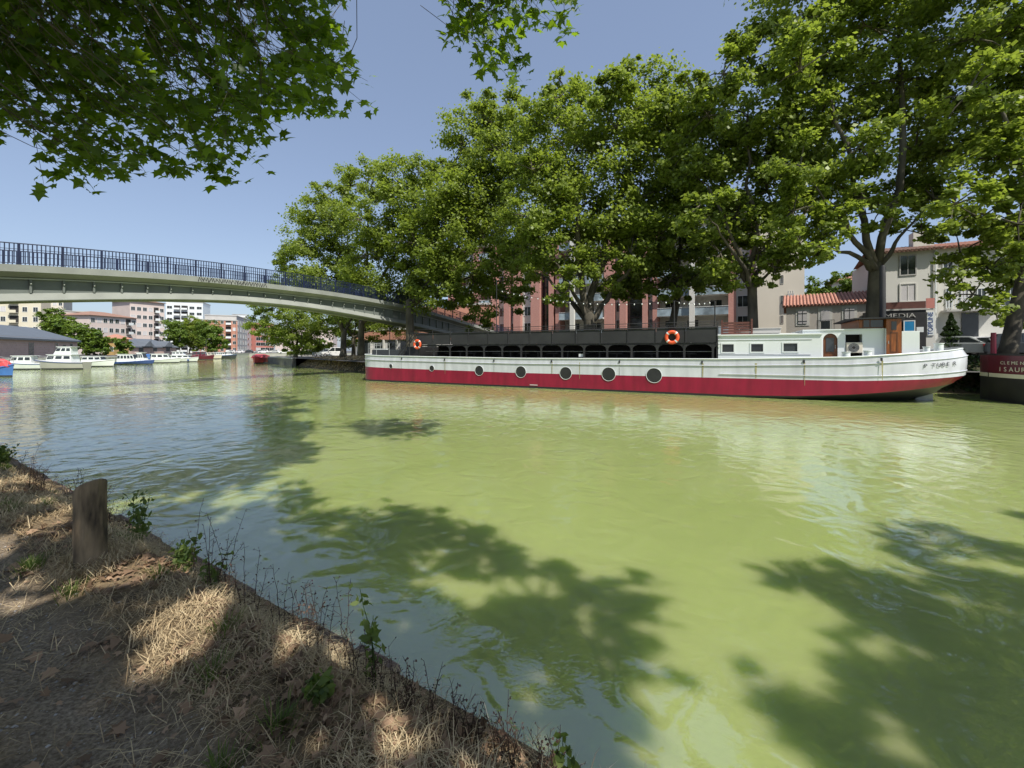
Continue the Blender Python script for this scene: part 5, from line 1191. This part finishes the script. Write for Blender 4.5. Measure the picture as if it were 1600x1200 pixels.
# ------------------------------------------------------------------ small boats
def hull_pts(L, Bm, zt, n=15, sheer=.35, stern=.82, flare=1.0):
    out = []
    for i in range(n):
        f = i/(n-1); x = -L/2+L*f
        w = Bm/2*(stern+(1-stern)*min(1, f*3))*(1 if f < .5 else max(0.01, 1-((f-.5)/.5)**2.3))
        out.append((x, w, zt+sheer*f*f))
    return out
def small_boat(label, pxc, ywl, wpx, hullm='white', bandm='navy', style='cruiser', hdg=0.0, frac=1.0, zt=.85, canopy=None, fenders=0, cabm='white', outboard=False, cabin_h=1.0, Lm=None, name='motor_boat', dy=0):
    Y = H*F/(ywl-CY)+dy; L = Lm or wpx*Y/F/max(.35, abs(cos(hdg))); Bm = min(3.4, L*.34)
    t = thing(name, label, 'boat', (WX(pxc, Y), Y, 0), hdg, 'pleasure boats moored along the left quay')
    P = hull_pts(L, Bm, zt)
    b = MB()
    for s_ in (1, -1): b.loft([[(x, s_*w, z), (x, s_*(w+.02), z-.12), (x, s_*w*.96, z-.30), (x-.08*L*max(0, (x/L)), s_*w*.82, .12), (x-.12*L*max(0, x/L), s_*w*.7, -.15)] for x, w, z in P], 0, capends=False)
    bs = MB()
    for s_ in (1, -1): bs.loft([[(x-.08*L*max(0, (x/L)), s_*(w*.83+.02), .15), (x-.12*L*max(0, x/L), s_*(w*.72+.02), -.1)] for x, w, z in P], 0, capends=False)
    bs.build('boot_stripe', 'carblack', t)
    w0 = P[0][1]; b.add([(-L/2, -w0, P[0][2]), (-L/2, w0, P[0][2]), (-L/2, w0*.7, -.15), (-L/2, -w0*.7, -.15)], [(0,1,2,3)])
    b.build('hull', hullm, t, smooth=True)
    b = MB(); b.loft([[(x, -max(w-.02, 0), z-.03), (x, max(w-.02, 0), z-.03)] for x, w, z in P], 0, capends=False); b.build('deck', 'white', t)
    b = MB()
    for s_ in (1, -1): b.tube([(x, s_*(w+.03), z-.1) for x, w, z in P], .035, 6)
    b.build('rubbing_strake', bandm, t)
    def cabin(x0, x1, z0, h, wi, nm='cabin', rake=.35, nwin=3):
        hw = Bm/2*wi
        b = MB(); lo = [(x0, -hw), (x1, -hw*.8), (x1, hw*.8), (x0, hw)]; hi = [(x0+.1, -hw*.88), (x1-rake*h, -hw*.72), (x1-rake*h, hw*.72), (x0+.1, hw*.88)]
        b.add([(x, y, z0) for x, y in lo]+[(x, y, z0+h) for x, y in hi], [(0,1,5,4),(1,2,6,5),(2,3,7,6),(3,0,4,7),(4,5,6,7)]); c = b.build(nm, cabm, t, bevel=.05)
        for s_ in (-1, 1):
            for k in range(nwin):
                f0 = (k+.12)/nwin; f1 = (k+.88)/nwin
                def pt(f, g):
                    xl = x0+(x1-x0)*f; xh = x0+.1+(x1-rake*h-x0-.1)*f; yl = hw*(1-.2*f); yh = hw*(.88-.16*f)
                    return (xl+(xh-xl)*g, s_*(yl+(yh-yl)*g+.015), z0+h*g)
                MB().add([pt(f0, .45), pt(f1, .45), pt(f1, .85), pt(f0, .85)], [(0,1,2,3)]).build('window', 'glass', c)
        MB().add([(x1-rake*h*.4+.012, -hw*.68, z0+h*.4), (x1-rake*h*.4+.012, hw*.68, z0+h*.4), (x1-rake*h*.9+.012, hw*.64, z0+h*.9), (x1-rake*h*.9+.012, -hw*.64, z0+h*.9)], [(0,1,2,3)]).build('windscreen', 'glass', c)
        b = MB(); b.add([(x0-.1, -hw*.95, z0+h+.002), (x1-rake*h+.15, -hw*.8, z0+h+.002), (x1-rake*h+.15, hw*.8, z0+h+.002), (x0-.1, hw*.95, z0+h+.002), (x0-.1, -hw*.95, z0+h+.06), (x1-rake*h+.15, -hw*.8, z0+h+.06), (x1-rake*h+.15, hw*.8, z0+h+.06), (x0-.1, hw*.95, z0+h+.06)], [(0,3,2,1),(4,5,6,7),(0,1,5,4),(1,2,6,5),(2,3,7,6),(3,0,4,7)]); b.build('roof', 'white', c)
        return z0+h+.06
    if style == 'cruiser':
        cabin(-L*.30, L*.22, zt, cabin_h, .78)
    elif style == 'fly':
        z = cabin(-L*.28, L*.25, zt, cabin_h*.75, .82); z = cabin(-L*.26, L*.10, z, cabin_h*.75, .66, 'upper_cabin', .5)
    elif style == 'barge':
        cabin(-L*.42, L*.05, zt, cabin_h, .8, nwin=5); cabin(L*.07, L*.30, zt, cabin_h*1.25, .7, 'wheelhouse')
    elif style == 'cover':
        b = MB(); b.prism([(-L*.48, zt), (-L*.4, zt+cabin_h*.6), (0, zt+cabin_h), (L*.25, zt+cabin_h*.7), (L*.42, zt+.05)], -Bm*.42, Bm*.42, 'y'); b.build('cover', canopy, t, bevel=.12)
    if canopy and style != 'cover':
        b = MB(); b.prism([(-L*.48, zt+.1), (-L*.48, zt+cabin_h*.8), (-L*.40, zt+cabin_h*1.02), (-L*.31, zt+cabin_h*1.02), (-L*.31, zt+.1)], -Bm*.36, Bm*.36, 'y'); b.build('canopy', canopy, t, bevel=.06)
    b = MB()
    pr = [(x, w*.93, z) for x, w, z in P if x > L*.05]
    for s_ in (1, -1):
        b.tube([(x, s_*w, z+.45) for x, w, z in pr], .014, 5)
        for x, w, z in pr[::2]: b.tube([(x, s_*w, z), (x, s_*w, z+.45)], .012, 5)
    b.build('bow_rail', 'steel', t)
    for k in range(fenders):
        f = .15+.6*k/max(1, fenders-1); x = -L/2+L*f; w = Bm/2; MB().ball((x, -w-.14, zt*.55), .17, 10, sz=1.4).build('fender', 'navy', t, smooth=True)
    if outboard:
        b = MB(); b.box(-L/2-.45, -L/2-.05, -.18, .18, zt-.1, zt+.45); b.box(-L/2-.3, -L/2-.12, -.06, .06, -.2, zt-.1); b.build('outboard_motor', 'bluetarp', t, bevel=.05)
    return t
QD = radians(6)
small_boat('small boat with a blue hull under a red cover at the far left edge', 2, 589, 34, 'bluetarp', 'navy', 'cover', QD, canopy='redtarp', zt=.75, cabin_h=.8)
small_boat('low white cabin cruiser second from the left', 34, 577.5, 54, 'white', 'navy', 'cruiser', pi+radians(14), cabin_h=.85, fenders=2, zt=.72)
small_boat('largest grey-hulled motor yacht with a white windowed flybridge', 96, 577, 66, 'slab', 'navy', 'fly', pi+radians(12), cabin_h=1.15, fenders=4, zt=.85)
small_boat('white speedboat with a blue outboard right of the big yacht', 150, 573, 52, 'white', 'slab', 'cruiser', radians(8), cabin_h=.7, outboard=True, zt=.7)
small_boat('blue and white houseboat with a long glazed cabin', 212, 569.5, 52, 'navy', 'navy', 'barge', radians(8), cabin_h=1.15, cabm='white', name='houseboat', zt=.45)
small_boat('white cruiser with a blue canopy right of the blue houseboat', 254, 567, 30, 'white', 'slab', 'cruiser', radians(30), canopy='bluetarp', cabin_h=1.0, Lm=5.2, zt=.6)
small_boat('white tall-sided cruiser with small fenders, middle of the quay', 284, 565.5, 36, 'white', 'slab', 'fly', radians(20), cabin_h=.85, fenders=3, Lm=5.5, zt=.65)
small_boat('dark maroon launch with a white roof', 314, 562, 22, 'maroon', 'maroon', 'cruiser', radians(20), cabin_h=1.1, cabm='maroon', Lm=5.5)
small_boat('cream open launch right of the maroon launch', 330, 560.8, 17, 'cream', 'steel', 'cruiser', radians(16), cabin_h=.8, cabm='cream', Lm=5)
small_boat('white boat with a dark blue stem at the end of the row', 352, 560.2, 28, 'carblack', 'bluetarp', 'barge', radians(8), cabin_h=.9, Lm=6)
rb = small_boat('red boat seen end-on in the middle of the basin', 407, 567.3, 26, 'redtarp', 'redtarp', 'cover', radians(-75), canopy='redtarp', Lm=6.0, zt=.9, cabin_h=.7, name='red_boat')
rb['group'] = 'boats'; del rb['group']

# ------------------------------------------------------------------ near bank: post, grass, litter, weeds
def post():
    x, y = WX(141, 3.16), 3.16; z = gz(x, y)
    t = thing('mooring_post', 'short weathered log post with a slanted top standing on the bank', 'post', (x, y, z-.05))
    n = 40; rings = []; r = random.Random(4); h = .66
    for i in range(26):
        f = i/25; ring = []
        for k in range(n):
            th = 2*pi*k/n; rr = .09*(1.0+.10*(1-f)**3)+.009*mnoise.noise(Vector((cos(th)*2.5, sin(th)*2.5, f*1.2)))+.007*mnoise.noise(Vector((cos(th)*9, sin(th)*9, f*1.5)))-.008*max(0, cos(th*3+sin(f*3))-.93)*10
            top = h+.05*cos(th)-.02*sin(th); ring.append((rr*cos(th), rr*sin(th), top*f))
        rings.append(ring)
    rings.append([(v[0]*.93, v[1]*.93, v[2]+.008) for v in rings[-1]])
    b = MB(); b.loft(rings, 0, closed=True); b.build('log', 'post', t, smooth=True)
post()
def ground_mask(px, py): pass
def straw():
    r = np.random.default_rng(5); K = 190000
    # more blades near the camera
    s_ = np.where(r.random(K) < .75, r.uniform(-3.5, 7, K), r.uniform(4, 24, K)); d = r.uniform(.02, 2.6, K)+r.normal(0, .03, K)
    keep = np.ones(K, bool); dens = np.where(d < .95, 1.0, np.where(d < 1.52, .10, .45)); dens = np.where(d < .2, .6, dens)
    nz = np.array([mnoise.noise(Vector((a*1.2, b*2.0, 2))) for a, b in zip(s_, d)]); dens = dens*np.clip(.62+1.1*nz, .08, 1)
    keep = r.random(K) < dens; s_, d, nz = s_[keep], d[keep], nz[keep]; K = len(s_)
    X = BP.x+BD.x*s_+BM.x*d; Yv = BP.y+BD.y*s_+BM.y*d; Zv = np.array([gz(a, b) for a, b in zip(X, Yv)])
    th = r.random(K)*2*pi; L = r.uniform(.05, .19, K); up = np.abs(r.normal(0, .28, K))*np.where(d > 1.7, .5, 1)
    q = r.random(2200)*2*pi; qr = .085+np.abs(r.normal(0, .06, 2200)); X[:2200] = WX(141, 3.16)+qr*np.cos(q); Yv[:2200] = 3.16+qr*np.sin(q); Zv[:2200] = [gz(a, b) for a, b in zip(X[:2200], Yv[:2200])]; up[:2200] = r.uniform(.1, .7, 2200)
    dx, dy_ = np.cos(th), np.sin(th); wd = r.uniform(.0005, .0019, K)*(1+.25*np.hypot(X, Yv)*.5)
    p0 = np.stack([X, Yv, Zv+.002+r.random(K)*.012], 1); px_ = np.stack([-dy_, dx, np.zeros(K)], 1)*wd[:, None]
    p1 = p0+np.stack([dx*L*.55, dy_*L*.55, L*up*.8+.012], 1); p2 = p0+np.stack([dx*L, dy_*L, L*up*.55], 1)
    V = np.stack([p0-px_, p0+px_, p1+px_*.8, p1-px_*.8, p1-px_*.8, p1+px_*.8, p2+px_*.15, p2-px_*.15], 1).reshape(-1, 3)
    tint = np.clip(.5+nz*.8+r.normal(0, .22, K), 0, 1)
    o = fast_mesh('dry_grass', V, 4, np.repeat(tint, 2), 'straw'); tag(o, 'matted dry straw grass covering the near bank', 'grass', kind='stuff')
    # green tufts
    K = 5200; cs = [near(r.uniform(-2, 9), r.uniform(.2, 1.05)) for _ in range(20)]; V = []; T = []
    for cx, cy in cs:
        for _ in range(90):
            a = r.random()*2*pi; q = abs(r.normal())*.05; x, y = cx+q*cos(a), cy+q*sin(a); z = gz(x, y); L = r.uniform(.04, .12); ww = .0022
            lx, ly = cos(a)*L*.5, sin(a)*L*.5; pxv, pyv = -sin(a)*ww, cos(a)*ww
            V += [(x-pxv, y-pyv, z), (x+pxv, y+pyv, z), (x+lx*.5+pxv, y+ly*.5+pyv, z+L*.6), (x+lx*.5-pxv, y+ly*.5-pyv, z+L*.6), (x+lx*.5-pxv, y+ly*.5-pyv, z+L*.6), (x+lx*.5+pxv, y+ly*.5+pyv, z+L*.6), (x+lx+pxv*.2, y+ly+pyv*.2, z+L*.8), (x+lx-pxv*.2, y+ly-pyv*.2, z+L*.8)]; T += [r.random()]*2
    o = fast_mesh('green_grass', np.array(V), 4, T, 'weedleaf'); tag(o, 'thin green tufts among the dry grass', 'grass', kind='stuff')
    # dead leaves
    K = 5600; s_ = r.uniform(-2.6, 7, K); d = np.abs(r.normal(.42, .34, K))+.04; d = np.where(r.random(K) < .08, r.uniform(.1, 2.4, K), d); X = BP.x+BD.x*s_+BM.x*d; Yv = BP.y+BD.y*s_+BM.y*d
    kp = (mnoise_arr(X, Yv) > -.15) | (s_ < 1.5); X, Yv = X[kp], Yv[kp]; K = len(X)
    Zv = np.array([gz(a, b) for a, b in zip(X, Yv)])+.018+r.random(K)*.02
    V = leaf_cards(np.stack([X, Yv, Zv], 1), r.normal(size=(K, 3))*.38+[0, 0, 1], .022+.062*r.random(K)**1.8, PLANE, r)
    o = fast_mesh('leaf_litter', V, len(PLANE), np.clip(r.normal(.5, .28, K), 0, 1), 'litter'); tag(o, 'fallen brown plane leaves strewn on the dry grass', 'leaf litter', kind='stuff')
    # gravel
    K = 3800; s_ = r.uniform(-2.5, 9, K); d = r.normal(1.25, .22, K); b = []; T = []
    V = []; size = .003+.011*r.random(K)**4
    for i in range(K):
        x, y = near(s_[i], d[i]); z = gz(x, y)+size[i]*.25; c = np.array([x, y, z]); q = r.random(6)*.5+.6; a = r.random()*pi; q[3:] *= .8
        ca, sa = cos(a), sin(a)
        P = [np.array([ca*size[i]*q[0], sa*size[i]*q[0], 0]), np.array([-sa*size[i]*q[1], ca*size[i]*q[1], 0]), np.array([-ca*size[i]*q[2], -sa*size[i]*q[2], 0]), np.array([sa*size[i]*q[3], -ca*size[i]*q[3], 0])]
        top = np.array([0, 0, size[i]*q[4]*.8])
        for j in range(4): V += [c+P[j], c+P[(j+1) % 4], c+top]; T.append((i*37 % 100)/100)
    o = fast_mesh('gravel', np.array(V), 3, T, 'pebble'); tag(o, 'small pale stones scattered along the trodden path', 'gravel', kind='stuff')
def mnoise_arr(X, Y): return np.array([mnoise.noise(Vector((a*1.7, b*1.7, 9))) for a, b in zip(X, Y)])
straw()
# tussocks of dry and green herbage along the edge, each a plant of its own
def stalk_plant(label, px, py, hpx, kind, seed, group=None, nst=4, name='dry_stalk'):
    # base on the bank where the pixel meets the ground
    r = random.Random(seed); Y = (H-.45)*F/(py-CY); x = WX(px, Y)
    d = bdist(x, Y)
    if d < .06: x += BM.x*(.1-d); Y += BM.y*(.1-d)
    z = gz(x, Y); h = hpx/F*Y; t = thing(name, label, 'plant', (x, Y, z), 0, group)
    b = MB(); V = []; T = []; rr = np.random.default_rng(seed); LC = []; 
    for k in range(nst):
        a = r.uniform(0, 2*pi); le = r.uniform(.05, .28)*h; hh = h*r.uniform(.6, 1.0); sx, sy = r.uniform(-.05, .05), r.uniform(-.04, .04); P = []
        for j in range(7):
            f = j/6; P.append(Vector((sx+cos(a)*le*f*f+r.uniform(-.006, .006), sy+sin(a)*le*f*f, hh*f)))
        b.tube(P, [.0026*(1-.6*j/6)*(1 if kind != 'green' else 1.4) for j in range(7)], 5)
        for j in range(2, 7):
            for _ in range({'dry': 2, 'green': 5, 'seed': 3}[kind]):
                p = P[j].lerp(P[j-1], r.random()); q = p+Vector((r.uniform(-1, 1), r.uniform(-1, 1), r.uniform(-.1, .8)))*(.015 if kind == 'dry' else .035)*(1.2)
                if kind != 'green': b.tube([p, q], [.0012, .0008], 4)
                LC.append(q)
    b.build('stem', 'drystem' if kind != 'green' else 'weedleaf', t)
    C = np.array([tuple(q) for q in LC]); n = len(C); sz = {'dry': .012, 'seed': .011, 'green': .045}[kind]
    V = leaf_cards(C, rr.normal(size=(n, 3))+[0, -.4, .5], sz*(.6+.9*rr.random(n)), RHOMB if kind != 'green' else [(0, -.5), (.26, -.1), (.2, .25), (0, .6), (-.2, .25), (-.26, -.1)], rr)
    fast_mesh('leaf' if kind == 'green' else 'seed_head', V, 4 if kind != 'green' else 6, rr.random(n), 'weedleaf' if kind == 'green' else 'drystem', t)
    return t
GS = 'dry seed stalks along the near bank edge'
LS = 'thin dry brown seed stalks standing at the water edge of the near bank'
rp = random.Random(77)
line = [(178,815),(215,842),(250,862),(300,885),(350,915),(400,940),(430,955),(480,985),(520,1010),(560,1035),(600,1060),(640,1085),(680,1105),(720,1128),(760,1150),(800,1170),(840,1190),(870,1205)]
for i in range(64):
    x = rp.uniform(300, 880); y = lerp(line, x)+rp.uniform(-2, 34); stalk_plant(LS, x, y, rp.uniform(50, 150), rp.choice(['dry', 'seed', 'dry']), 100+i, GS, rp.randint(1, 3))
for i in range(16):
    x = rp.uniform(30, 215); y = 745+(x-30)*.5+rp.uniform(-5, 22); stalk_plant('bushy dark dry stalks on the bank left of and behind the log post', x, y, rp.uniform(38, 75), 'seed', 300+i, 'dark dry stalks by the log post', rp.randint(3, 6))
stalk_plant('tall green weed with opposite leaves leaning over the water', 575, 1070, 175, 'green', 401, None, 2, 'weed')
stalk_plant('broad-leaved green weed at the bottom right end of the bank', 876, 1195, 110, 'green', 402, None, 3, 'weed')
stalk_plant('yellow-green bushy weed on the bank edge right of the log post', 285, 880, 60, 'green', 403, None, 9, 'weed')
stalk_plant('low green weed just right of the log post', 215, 850, 95, 'green', 404, None, 6, 'weed')
stalk_plant('dark green clump at the left edge of the bank', 5, 735, 34, 'green', 405, None, 14, 'weed')
stalk_plant('slender green weed among dry stalks right of the yellow-green one', 335, 915, 75, 'green', 406, None, 3, 'weed')
stalk_plant('short green sprout in the leaf litter near the bottom', 505, 1130, 35, 'green', 407, None, 5, 'weed')
# far embankment herbage
def far_herb():
    r = np.random.default_rng(8); n = 26000; u = r.uniform(-13, 45, n); v = r.uniform(6.6, 10.6, n); P = []
    t_ = np.clip((v-6.4)/2.8, 0, 1); t_ = t_*t_*(3-2*t_); top = 1.12+.68*np.clip((u+14)/8, 0, 1); z = -.3+(top+.3)*t_
    vv = v+np.where(u < -8, (-8-u)*.9, 0)
    X = O0.x+E.x*u+NN.x*vv; Yv = O0.y+E.y*u+NN.y*vv; C = np.stack([X, Yv, z+.08], 1); kp = z > .05; C = C[kp]; n = len(C)
    V = leaf_cards(C, r.normal(size=(n, 3))+[0, -.5, .3], .10+.16*r.random(n), RHOMB, r)
    o = fast_mesh('bank_herbage', V, 4, r.random(n)*.8, 'leafD'); tag(o, 'dark grass and weeds covering the far embankment', 'grass', kind='stuff')
far_herb()
